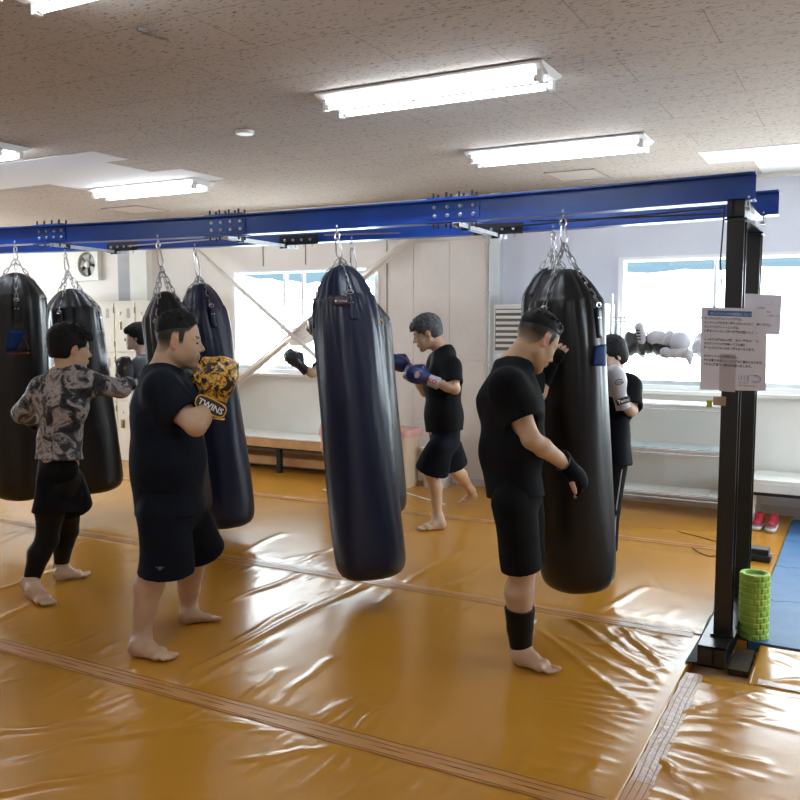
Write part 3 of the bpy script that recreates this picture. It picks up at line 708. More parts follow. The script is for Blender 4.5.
def hfield(X, Y, x0, x1, y0, y1):
    Z = .0026*vnoise(X, Y, 3.6, 1)+.0008*vnoise(X, Y, 9, 2)+.0030
    for a, b_, c, d, w, am in FO:
        dx, dy = c-a, d-b_; L2 = dx*dx+dy*dy
        m_ = max(w*4, .1)
        sel = (X > min(a, c)-m_) & (X < max(a, c)+m_) & (Y > min(b_, d)-m_) & (Y < max(b_, d)+m_)
        if not sel.any(): continue
        x = X[sel]; y = Y[sel]
        t = ((x-a)*dx+(y-b_)*dy)/L2; tt = np.clip(t, 0, 1)
        per = ((x-a)*(-dy)+(y-b_)*dx)/math.sqrt(L2)+.25*w*np.sin(t*9+a*7)
        en = np.exp(-((t-tt)*math.sqrt(L2)/(w*1.5))**2)
        w2 = w*(.55+.6*tt)
        Z[sel] += am*.9*(1-.35*tt)*en*np.exp(-(per/w2)**2)
    edge = np.minimum(np.minimum(X-x0, x1-X), np.minimum(Y-y0, y1-Y))
    return .0015+Z*np.clip((edge-.05)/.05, 0, 1)
def mat_panel(x0, x1, y0, y1, res, label):
    nx = int((x1-x0)/res)+1; ny = int((y1-y0)/res)+1
    xs = np.linspace(x0, x1, nx); ys = np.linspace(y0, y1, ny); X, Y = np.meshgrid(xs, ys, indexing='ij')
    Z = hfield(X, Y, x0, x1, y0, y1)
    V = np.stack([X, Y, Z], -1).reshape(-1, 3)
    i, j = np.meshgrid(np.arange(nx-1), np.arange(ny-1), indexing='ij'); i = i.ravel(); j = j.ravel()
    F = np.stack([i*ny+j, (i+1)*ny+j, (i+1)*ny+j+1, i*ny+j+1], 1)
    # skirt down to the floor
    rim = [k*ny for k in range(nx)]+[(nx-1)*ny+k for k in range(1, ny)]+[k*ny+ny-1 for k in range(nx-2, -1, -1)]+[k for k in range(ny-2, 0, -1)]
    o = len(V); V2 = V[rim].copy(); V2[:, 2] = -.043; V = np.vstack([V, V2]); n = len(rim)
    F2 = [(rim[k], o+k, o+(k+1) % n, rim[(k+1) % n]) for k in range(n)]
    me = bpy.data.meshes.new('floor_mat'); me.from_pydata(V.tolist(), [], F.tolist()+F2+[tuple(o+k for k in range(n))]); me.update()
    me.polygons.foreach_set('use_smooth', [True]*len(F)+[False]*(n+1)); me.materials.append(M['vinyl'])
    ob = link('floor_mat', me); tag(ob, label, 'floor mat', 'orange vinyl-covered floor mats'); return ob
g = .0012
mA = mat_panel(-6.6, SX-g, .7, SY[0]-g, .017, 'glossy orange vinyl floor mat nearest the camera, empty, at the bottom of the photo')
mB = mat_panel(-8.6, SX-g, SY[0]+g, SY[1]-g, .0165, 'glossy orange vinyl floor mat the three nearest men stand on')
mC = mat_panel(-9.8, -.462, SY[1]+g, SY[2]-g, .022, 'orange vinyl floor mat under the front foot of the grey-haired man, beyond the hanging bags')
mD = mat_panel(-10.98, -.462, SY[2]+g, YW-.005, .025, 'orange vinyl floor mat farthest back, along the bench, bins and window wall')
mE = mat_panel(SX+g, 1.6, .9, 4.02, .016, 'orange vinyl floor mat at the bottom right corner, wrinkled beside the taped seam')
mF = mat_panel(-.40, 1.6, 4.025, 4.555, .016, 'narrow orange vinyl strip between the blue foam and the bottom right mat')
def strip(parent, x0, x1, y0, y1, z, mat, name='seam_tape', nz=.0003, res=.06):
    n = max(2, int(max(x1-x0, y1-y0)/res)); b = MB(); V = []
    for k in range(n+1):
        t = k/n
        for s in (0, 1):
            if x1-x0 > y1-y0: p = (x0+(x1-x0)*t, y0 if s == 0 else y1)
            else: p = (x0 if s == 0 else x1, y0+(y1-y0)*t)
            j = .003*math.sin(k*1.3+s*2)
            V.append((p[0]+(j if x1-x0 < y1-y0 else 0), p[1]+(j if x1-x0 > y1-y0 else 0), z+nz*random.random()))
    b.add(V, [(2*k, 2*k+1, 2*k+3, 2*k+2) if x1-x0 <= y1-y0 else (2*k, 2*k+2, 2*k+3, 2*k+1) for k in range(n)])
    o = b.build(name, mat, parent); m_ = o.modifiers.new('thick', 'SOLIDIFY'); m_.thickness = .0012; m_.offset = 0
    return o
def stitches(parent, lines, z):
    b = MB()
    for x0, x1, y0, y1 in lines:
        n = 40; b.tube([(x0+(x1-x0)*k/n+.002*math.sin(k), y0+(y1-y0)*k/n+.002*math.sin(k*1.7), z) for k in range(n+1)], .0009, 4)
    b.build('stitching', M['thread'], parent)
strip(mA, -6.6, SX-.03, SY[0]-.055, SY[0]-.008, .004, M['seam']); stitches(mA, [(-6.6, SX-.04, SY[0]-.045, SY[0]-.045)], .0065)
strip(mB, -8.6, SX-.03, SY[0]-.006, SY[0]+.05, .004, M['seam']); stitches(mB, [(-8.6, SX-.04, SY[0]+.022, SY[0]+.022), (-8.6, SX-.04, SY[0]+.052, SY[0]+.052)], .0065)
strip(mB, -8.6, -1.1, SY[1]-.055, SY[1]-.004, .004, M['seam']); stitches(mB, [(-8.6, -1.1, SY[1]-.03, SY[1]-.03)], .0062)
strip(mB, -1.1, -.72, SY[1]-.06, SY[1]+.0, .0045, M['seam_shiny'])
strip(mC, -9.8, -1.1, SY[1]+.004, SY[1]+.05, .004, M['seam']); strip(mC, -1.1, -.72, SY[1]+.004, SY[1]+.045, .005, M['seam_shiny'])
strip(mC, -9.8, -.5, SY[2]-.05, SY[2]-.004, .004, M['seam']); strip(mD, -9.8, -.5, SY[2]+.004, SY[2]+.05, .004, M['seam'])

strip(mE, SX+.003, SX+.085, 2.95, 4.02, .0045, M['seam_shiny'], res=.04); strip(mE, SX+.003, SX+.085, .9, 2.95, .004, M['seam'])
stitches(mE, [(SX+.022, SX+.022, .9, 4.0), (SX+.048, SX+.048, .9, 4.0), (SX+.070, SX+.070, .9, 4.0)], .0075)
strip(mF, -.36, 1.6, 4.035, 4.10, .0045, M['seam_shiny'])
A = onz(400, 491.5); B = onz(437, 503); b = MB(); b.bar((A.x, A.y, .006), (B.x+.1, B.y-.05, .006), .03, .0015, up=(0, 0, 1)); b.v = [(x, y, z) for x, y, z in b.v]
ow = b.build('seam_tape', M['white_tape'], mD)
b = MB(); b.tube([onz(660, 528, .007), onz(680, 532, .007), onz(700, 537, .006), onz(718, 542, .006)], .004, 5); b.build('stitching', M['thread'], mD)
b = MB(); b.tube([onz(693, 548, .007), onz(700, 553, .012), onz(708, 556, .008), onz(716, 556, .006)], .004, 5); b.build('stitching', M['thread'], mC)

# black rubber strip leading up to the steel post
b = MB()
P = [onz(685, 663, .003), onz(699, 663, .003), onz(713, 628, .003), onz(716, 610, .003), onz(709, 618, .003), onz(700, 638, .003)]
b.poly(P, (0, 0, .006)); tag(b.build('rubber_strip', M['black_rubber']), 'dark rubber strip on the mat seam at the foot of the black post', 'rubber strip')

# ------------------------------------------------------------------ blue interlocking foam
def jig(n, a, b_, out, r=.022):
    pts = []; a = Vector(a); b_ = Vector(b_); d = (b_-a); L = d.length; d.normalize(); nrm = Vector(out)
    for k in range(n):
        s = L*(k+.5)/n; sg = 1 if k % 2 else -1
        for ph in (-1.9, -1.2, -.5, .5, 1.2, 1.9):
            pts.append(a+d*(s+r*math.sin(ph)*1.1)+nrm*sg*(r*.75+r*math.cos(ph)*.85))
    return pts
def foam(x0, y0, x1, y1, label, teeth):
    P = []; c = [Vector((x0, y0, 0)), Vector((x1, y0, 0)), Vector((x1, y1, 0)), Vector((x0, y1, 0))]
    outs = [Vector((0, 1, 0)), Vector((-1, 0, 0)), Vector((0, 1, 0)), Vector((-1, 0, 0))]
    for k in range(4):
        P.append(c[k])
        if teeth[k]:
            q = jig(6, c[k] if k < 2 else c[(k+1) % 4], c[(k+1) % 4] if k < 2 else c[k], outs[k])
            P += q if k < 2 else q[::-1]
    b = MB(); b.poly([(p.x, p.y, -.042) for p in P], (0, 0, .052)); o = b.build('foam_tile', M['blue_mat']); tag(o, label, 'foam tile', 'blue foam tiles at the right edge')
k = 0
yy = [4.56, 5.335, 6.11, 6.885, 7.62]; zz = ['nearest, under the green roller', 'second from the green roller', 'third from the green roller', 'farthest, in front of the bench']
for i in range(4):
    for j, (xa, xb) in enumerate(((-.458, .40), (.405, 1.17))):
        if j == 1: continue
        foam(xa if j else xa-(.0 if i else 0), yy[i]+.003, xb, yy[i+1]-.003, 'blue interlocking foam tile '+zz[i] if j == 0 else 'blue interlocking foam tile at the bottom right, beyond the frame edge', (False if i == 0 else True, False, i < 3, False))
# ------------------------------------------------------------------ green roller, black block, shoes
e = None
rc = onz(751, 640, .012); rc = Vector((rc.x+.002, rc.y+.066, .010))
e = empty('foam_roller', rc, 'upright lime green grid foam roller standing beside the black steel post', 'foam roller')
V = []; Fq = []; nz, na = 96, 96; Hh = .335; R0 = .075
for i in range(nz+1):
    z = Hh*i/nz
    for k in range(na):
        u = (k/na*12) ; row = z/Hh*11; v_ = row-math.floor(row); uu = (u+(.5 if int(row) % 2 else 0)) % 1
        if int(k/na*12) % 4 == 0: uu = .5
        gr = min(min(v_, 1-v_)*Hh/11, min(uu, 1-uu)*2*PI*R0/12)
        r = R0-.006*(1-min(1, (gr/.005)))
        if i in (0, nz): r = R0-.004
        a = 2*PI*k/na; V.append((rc.x+r*math.cos(a), rc.y+r*math.sin(a), rc.z+z))
b = MB(); b.add(V, [(i*na+k, i*na+(k+1) % na, (i+1)*na+(k+1) % na, (i+1)*na+k) for i in range(nz) for k in range(na)])
pr = [(R0-.004, Hh), (R0-.010, Hh+.002), (.052, Hh), (.050, Hh-.004), (.050, .01), (R0-.01, 0)]
V = []; 
for r, z in pr: V += [(rc.x+r*math.cos(2*PI*k/48), rc.y+r*math.sin(2*PI*k/48), rc.z+z) for k in range(48)]
b.add(V, [(i*48+k, i*48+(k+1) % 48, (i+1)*48+(k+1) % 48, (i+1)*48+k) for i in range(len(pr)-1) for k in range(48)])
b.build('grid_sleeve', M['green_foam'], e, smooth=True, angle=60)
b = MB(); b.lathe([(.047, .004), (.047, Hh-.012)], 40, rc)
b.build('core', princ('dark_green_core', (.10, .22, .03), .6), e, smooth=True)
p = onz(752, 562)
e = empty('foam_block', p, 'small black padded block lying on the floor behind the black post', 'foam block')
b = MB(); b.box((p.x-.20, p.y, .004), (p.x+.115, p.y+.10, .05)); b.build('pad', M['black_rubber'], e, bev=.012)
b = MB(); b.box((p.x-.19, p.y+.015, .05), (p.x+.10, p.y+.12, .09)); b.build('upper_pad', M['dark_metal'], e, bev=.006)
def shoe(px, py, hd, label):
    b0 = onz(px, py, .0); d = head(hd); s = Vector((-d.y, d.x, 0)); up = Vector((0, 0, 1)); R = np.array(((d.x, s.x, 0), (d.y, s.y, 0), (0, 0, 1)))
    e = empty('running_shoe', b0, label, 'shoe', 'running shoes under the right bench'); o = Vector((b0.x, b0.y, 0))
    def pt(a, b_, c): return np.array(o+d*a+s*b_+up*c)
    def vol(): return Vol(np.array(o)-.2, np.array(o)+np.array((.2, .2, .16)), .005)
    V = vol(); V.cone(pt(-.10, 0, .025), pt(.10, 0, .025), .037, .042, .01, u=(0, 0, 1), sc=.62); V.plane(pt(0, 0, .004), (0, 0, -1), np.array(o)-.2, np.array(o)+.2)
    V.mesh('sole', M['shoe_sole'], e)
    V = vol(); V.cone(pt(-.09, 0, .055), pt(.09, 0, .045), .034, .034, .02); V.cone(pt(-.095, 0, .06), pt(-.095, 0, .09), .03, .026, .02); V.cone(pt(.0, 0, .07), pt(-.05, 0, .09), .026, .026, .02)
    V.cone(pt(-.07, 0, .08), pt(-.07, 0, .14), .020, .022, .005, mode='s')
    V.plane(pt(0, 0, .03), (0, 0, -1), np.array(o)-.2, np.array(o)+.2); V.mesh('upper', M['shoe_red'], e)
    V = vol(); V.cone(pt(-.11, 0, .045), pt(-.03, 0, .042), .037, .038, .01, u=(0, 0, 1), sc=.6); V.cone(pt(.055, 0, .046), pt(.10, 0, .036), .039, .036, .01, u=(0, 0, 1), sc=.6); V.plane(pt(0, 0, .026), (0, 0, -1), np.array(o)-.2, np.array(o)+.2)
    V.mesh('overlay', M['shoe_grey'], e)
    b = MB()
    for k in range(4):
        x = .055-.022*k; z = .079+.006*k; b.tube([pt(x, -.022, z-.004), pt(x+.004, 0, z+.006), pt(x, .022, z-.004)], .0028, 5)
    b.build('laces', M['ink_red'], e, smooth=True)
shoe(758, 528, 118+150, 'left running shoe, red and grey, partly behind the black post'); shoe(772, 530, 118+150, 'right running shoe, red and grey, nearer the blue foam')

# ================================================================== STEEL GANTRY
YF, YR = 4.35, 5.0
ZT, ZB = 2.315, 2.188
def ibeam(b, x0, x1, yc, zt, zb, w=.10, tf=.008, tw=.006, dz0=0, dz1=0, dy=0):
    for lo, hi in (((-w/2, -tf), (w/2, 0)),):
        pass
    def bx(ya, yb, za, zb_):
        P = [(x0, ya, za+dz0), (x1, ya, za+dz1), (x1, yb, za+dz1), (x0, yb, za+dz0), (x0, ya, zb_+dz0), (x1, ya, zb_+dz1), (x1, yb, zb_+dz1), (x0, yb, zb_+dz0)]
        b.add(P, [(0, 3, 2, 1), (4, 5, 6, 7), (0, 1, 5, 4), (1, 2, 6, 5), (2, 3, 7, 6), (3, 0, 4, 7)])
    bx(yc-w/2, yc+w/2, zt-tf, zt); bx(yc-w/2, yc+w/2, zb, zb+tf); bx(yc-tw/2, yc+tw/2, zb+tf, zt-tf)
# each section sags a little between its splices, as the photo shows
sag = lambda x: -.028*max(0, 1-((x+2.7)/2.6)**2) if x > -5.3 else .018*(-5.3-x)
def beam(yc, splices, x_end, label):
    e = empty('gantry_beam', (x_end, yc, ZT), label, 'steel beam')
    b = MB(); xs = [-8.4, -7.2]+[-6.2, -5.4, -4.6, -3.8, -3.0, -2.2, -1.4, x_end]
    for i in range(len(xs)-1): ibeam(b, xs[i], xs[i+1], yc, ZT, ZB, dz0=sag(xs[i]), dz1=sag(xs[i+1]))
    b.build('beam_section', M['blue_beam'], e)
    for x in splices:
        z0 = sag(x); sp = MB(); sp.box((x-.15, yc-.012, ZB+.022+z0), (x+.15, yc-.004, ZT-.022+z0)); sp.box((x-.15, yc-.045, ZT+z0), (x+.15, yc+.045, ZT+.007+z0)); sp.box((x-.15, yc-.045, ZB-.007+z0), (x+.15, yc+.045, ZB+z0))
        so = sp.build('splice_plate', M['blue_beam'], e)
        bo = MB()
        for k in range(4):
            xx = x-.115+.077*k
            for zz_ in (ZB+.04, ZT-.04): bo.lathe([(.011, 0), (.011, .008), (.006, .012)], 8, (xx, yc-.012, zz_+z0), R=rot_to((0, -1, 0)))
        bo.build('bolts', M['steel'], so, smooth=True)
        bo = MB()
        for k in range(4):
            xx = x-.115+.077*k
            for yy_ in (-.03, .03): bo.tube([(xx, yc+yy_, ZB-.028+z0), (xx, yc+yy_, ZB+.0+z0)], .006, 6); bo.tube([(xx, yc+yy_, ZT+z0), (xx, yc+yy_, ZT+.035+z0)], .006, 6)
        bo.build('bolts', M['dark_metal'], so, smooth=True)
    return e
def spx(px, py, Y): return ony(px, py, Y).x
bf = beam(YF, [spx(46, 232, 4.3), spx(222, 222, 4.3), spx(451, 206, 4.3)], -.475, 'blue painted steel beam in front, carrying the nearer row of punching bags')
brr = beam(YR, [], -.43, 'blue painted steel beam behind, carrying the farther row of punching bags')
for px, py in ((66, 219), (243, 209), (466, 192)):
    x = spx(px, py, 4.95); b = MB(); b.box((x-.10, YR-.045, ZT+sag(x)), (x+.10, YR-.037, ZT+.05+sag(x))); b.box((x-.10, YR-.045, ZT+sag(x)), (x+.10, YR+.045, ZT+.008+sag(x))); b.build('angle_cleat', M['dark_metal'], brr)
for px, py in ((120, 243), (297, 240), (497, 228)):
    x = spx(px, py, 4.93); b = MB(); b.box((x-.16, YR-.056, ZB-.012+sag(x)), (x+.16, YR-.05, ZB+.055+sag(x))); pl = b.build('splice_plate', M['dark_metal'], brr)
    b = MB()
    for k in range(4): b.lathe([(.010, 0), (.010, .008)], 8, (x-.11+.07*k, YR-.056, ZB+.02+sag(x)), R=rot_to((0, -1, 0))); b.tube([(x-.11+.07*k, YR-.03, ZB-.03+sag(x)), (x-.11+.07*k, YR-.03, ZB+sag(x))], .006, 6)
    b.build('bolts', M['steel'], pl)
# channels tying the two beams together, seen from below
for (x1, y1, x2, y2), lab in zip(((52, 243, 127, 249), (226, 239, 296, 244), (456, 227, 504, 236)), ('galvanised channel bolted under the blue beams above the camouflage boxer', 'galvanised channel bolted under the blue beams above the left window', 'galvanised channel bolted under the blue beams above the grey-haired man')):
    A = ony(x1, y1, YF-.06); B = ony(x2, y2, YR+.10); zz_ = ZB-.004+sag((A.x+B.x)/2)
    e = empty('tie_channel', (A+B)/2, lab, 'steel channel', 'galvanised channels under the beams'); A.z = B.z = zz_-.003
    b = MB(); b.bar(A, B, .041, .003, up=(0, 0, 1)); 
    b.bar(A+Vector((-.019, 0, -.010)), B+Vector((-.019, 0, -.010)), .003, .021); b.bar(A+Vector((.019, 0, -.010)), B+Vector((.019, 0, -.010)), .003, .021); b.build('channel', M['galv'], e)
    for q in (.18, .8):
        p = A.lerp(B, q); b = MB(); b.box((-.024, -.012, -.028), (.024, .012, .014), c=p); b.build('clamp', M['dark_metal'], e)
# crossed stay wires between the beams
for pts, lab in ((((725, 208), (500, 228)), 'thin black stay wire running diagonally between the beams, above the right-hand bags'), (((530, 221), (725, 214)), 'thin black stay wire running level between the beams, above the right-hand bags'), (((330, 236), (400, 233)), 'thin pale stay wire between the beams above the large navy bag'), (((0, 246), (40, 242)), 'thin pale stay wire between the beams at the left edge'), (((128, 246), (228, 238)), 'thin pale stay wire between the beams above the two middle bags')):
    A = onz(*pts[0], 2.205); B = onz(*pts[1], 2.19)
    for P_ in (A, B): P_.y = min(max(P_.y, YF+.05), YR-.06); 
    b = MB(); b.tube([A, B], .005, 6); tag(b.build('stay_wire', M['dark_metal'] if 'black' in lab else M['steel'], smooth=True), lab, 'wire', 'stay wires between the beams')
# columns
def column(yc, label, xl, xr):
    e = empty('steel_column', ((xl+xr)/2, yc, 0), label, 'steel column', 'black columns of the bag frame')
    b = MB(); t_ = .008; w = .10; z0, z1 = .10, 2.10
    b.box((xl, yc-w/2, z0), (xr, yc-w/2+t_, z1)); b.box((xl, yc+w/2-t_, z0), (xr, yc+w/2, z1)); xm = (xl+xr)/2; b.box((xm-.004, yc-w/2+t_, z0), (xm+.004, yc+w/2-t_, z1)); b.build('h_section', M['black_post'], e)
    b = MB(); b.box((xl-.012, yc-w/2-.012, z0), (xr+.02, yc+w/2+.015, z0+.010)); b.build('base_plate', M['black_post'], e)
    b = MB(); b.box((xl-.01, yc-w/2-.01, z1-.01), (xr+.01, yc+w/2+.01, z1)); b.build('head_plate', M['black_post'], e)
    return e
cxl, cxr = -.590, -.513
column(YF+.005, 'front black steel column of the bag frame, with the printed notice taped to it', cxl, cxr); column(5.06, 'rear black steel column of the bag frame, behind the front one', cxl, cxr)
e = empty('cross_beam', ((cxl+cxr)/2, 4.7, 2.1), 'black steel cross beam on top of the two columns under the blue beams', 'steel beam')
b = MB()
def hb(y0, y1, za, zb):
    b.box((cxl, y0, zb-.008), (cxr, y1, zb)); b.box((cxl, y0, za), (cxr, y1, za+.008)); b.box((-.567, y0, za+.008), (-.56, y1, zb-.008)); b.box((cxl, y0, za), (cxr, y0+.006, zb))
hb(4.29, 5.16, 2.10, ZB-.002); b.build('h_section', M['black_post_grey'] if 'black_post_grey' in M else M['black_post'], e)
for y in (YF, YR):
    b = MB(); b.box((cxr-.02, y-.045, ZB-.012), (cxr+.025, y-.02, ZB-.002)); b.tube([(cxr+.012, y-.030, ZB-.035), (cxr+.012, y-.030, ZB+.012)], .005, 8); b.build('clamp', M['steel'], e, smooth=True)
    b = MB(); b.box((cxr-.001, y-.03, 2.135), (cxr+.02, y-.005, 2.15)); b.build('bolt', M['steel'], e)
e = empty('base_beam', ((cxl+cxr)/2, 4.7, 0), 'black steel base beam on the floor joining the feet of the two columns', 'steel beam')
b = MB(); xl2, xr2 = cxl-.045, cxr+.005
b.box((xl2, 4.14, .092), (xr2, 5.35, .10)); b.box((xl2, 4.14, .0), (xr2, 5.35, .008)); b.box((-.567, 4.14, .008), (-.56, 5.35, .092)); b.box((xl2, 4.14, 0), (xr2, 4.146, .1)); b.build('h_section', M['black_post'], e)
b = MB(); b.box((-.505, 4.20, -.040), (-.415, 4.50, -.012)); tag(b.build('packing_board', mottled('old_board', (.05, .035, .015), (.03, .022, .012), 12, .7)), 'old dark board on the floor against the foot of the black column', 'board')
b = MB(); b.tube([(-.60, 4.29, 2.16), (-.602, 4.285, 2.12), (-.612, 4.29, 1.9), (-.603, 4.29, 1.80), (-.600, 4.292, 1.72)], .004, 6); tag(b.build('cable', M['black_rubber'], smooth=True), 'thin black cable running down the edge of the front column', 'cable')

# notices taped to the columns
yn = 4.288
e = empty('notice', (-.55, yn, 1.5), 'large laminated notice with blue heading and Japanese text taped to the front column', 'notice')
q = [ony(*c, yn) for c in ((701.5, 307), (767, 309), (766.0, 391), (700, 389.5))]
b = MB(); b.poly([q[3], q[2], q[1], q[0]], (0, -.0015, 0)); sheet = b.build('sheet', M['paper'], e)
Rn = face_R((0, -1, 0)); W = (q[1]-q[0]).length; H = (q[0]-q[3]).length; ex = (q[1]-q[0]).normalized(); ez = (q[0]-q[3]).normalized(); O = q[0]+Vector((0, -.002, 0))
Rt = Matrix((ex, ez, ex.cross(ez))).transposed()
def np_(u, v): return O+ex*(u*W)-ez*(v*H)
b = MB(); b.poly([np_(.10, .10), np_(.78, .10), np_(.78, .035), np_(.10, .035)], (0, -.0005, 0)); b.build('heading_bar', M['ink_blue'], e)
textobj('heading', 'サンドバッグの使用について', .0145, M['ink_white'], e, np_(.14, .087)+Vector((0, -.001, 0)), Rt, .0002)
lines = ['サンドバッグトレーニングでは、', 'サンドバッグを大きく揺らさないようにご利用ください。', 'サンドバッグトレーニングは、', '体幹をイメージして打つ練習をお願いします。', '', 'しっかりと打ち込んだ後、次の一撃がぶれずに', 'またサンドバッグが戻って来る前に', '打つようにすると大きく揺れなくなります。', '', 'またサンドバッグが揺れると、', '他のお客さまのトレーニングのご迷惑になります。', '皆様のご理解とご協力をお願い致します。']
for k, s_ in enumerate(lines):
    if s_: textobj('text_line', s_, .0132, M['ink'], e, np_(.05, .145+k*.0502)+Vector((0, -.0005, 0)), Rt, .0002, bold=.0004, squash=.88)
b = MB()
for k in range(3):
    a0 = np_(.60+k*.045, .79); b.tube([a0, a0-ez*.026, a0-ez*.013+ex*.012], .0009, 4, closed=True)
b.tube([np_(.735, .79), np_(.735, .865)], .0009, 4); b.tube([np_(.75, .79), np_(.75, .865)], .0009, 4)
cc = np_(.86, .828)
b.tube([cc+(ex*math.cos(a)*.022+ez*math.sin(a)*.017) for a in np.linspace(-2.4, 2.2, 22)], .0012, 4); b.tube([cc+(ex*math.cos(a)*.015+ez*math.sin(a)*.011) for a in np.linspace(-2.4, 2.2, 22)], .0010, 4)
b.tube([np_(.77, .79), np_(.90, .79)], .0009, 4); b.build('logo', M['ink_blue'], e)
textobj('logo_text', 'BE FIGHT', .0095, M['ink_blue'], e, np_(.605, .890), Rt, .0002); textobj('logo_text', 'BOX & KICKING', .0095, M['ink'], e, np_(.605, .922), Rt, .0002)
b = MB(); b.poly([np_(.30, 1.0), np_(.55, 1.0), np_(.55, .55), np_(.30, .55)], (0, -.0004, 0)); b.build('creased_tape', mottled('tape_tone', (.55, .51, .54), (.5, .46, .49), 9, .25), e)
b = MB(); b.poly([np_(.79, .40), np_(.84, .40), np_(.86, .01), np_(.81, .01)], (0, -.0008, 0)); b.build('clear_tape', princ('clear_tape_bright', (.72, .74, .82), .12), e)
yn2 = 5.005
e = empty('notice', (-.45, yn2, 1.6), 'smaller grey laminated notice taped to the rear column, half behind the large one', 'notice')
q = [ony(*c, yn2) for c in ((733, 293), (782, 295), (780, 335), (731, 333))]
b = MB(); b.poly([q[3], q[2], q[1], q[0]], (0, -.0015, 0)); b.build('sheet', M['paper'], e)
W = (q[1]-q[0]).length; H = (q[0]-q[3]).length; ex = (q[1]-q[0]).normalized(); ez = (q[0]-q[3]).normalized(); O = q[0]+Vector((0, -.002, 0)); Rt = Matrix((ex, ez, ex.cross(ez))).transposed()
for k, s_ in enumerate(['お客様へ', 'ご利用の後は', '元の場所へお戻しください', '', 'ご協力を', 'お願いします']):
    if s_: textobj('text_line', s_, .014, M['ink'], e, np_(.52, .36+k*.09), Rt, .0002, squash=.8)
b = MB(); b.poly([np_(.62, .32), np_(.72, .26), np_(.84, .34), np_(.86, .20), np_(.80, .10), np_(.78, .22), np_(.70, .22)], (0, -.0006, 0)); b.build('clear_tape', bpy.data.materials['clear_tape_bright'], e)
p = ony(716.5, 403, 4.29); b = MB(); b.box((-.035, -.002, -.022), (.022, 0, .022), c=(p.x+.02, 4.288, p.z+.01)); b.box((-.015, -.002, -.022), (.012, 0, .012), mi=1, c=(p.x-.03, 4.2875, p.z))
tag(b.build('tape_scrap', [mottled('brown_tape', (.42, .34, .24), (.3, .24, .17), 20, .5), princ('yellow_green_tape', (.5, .6, .08), .4)]), 'brown and yellow-green tape scrap on the column just below the large notice', 'tape')

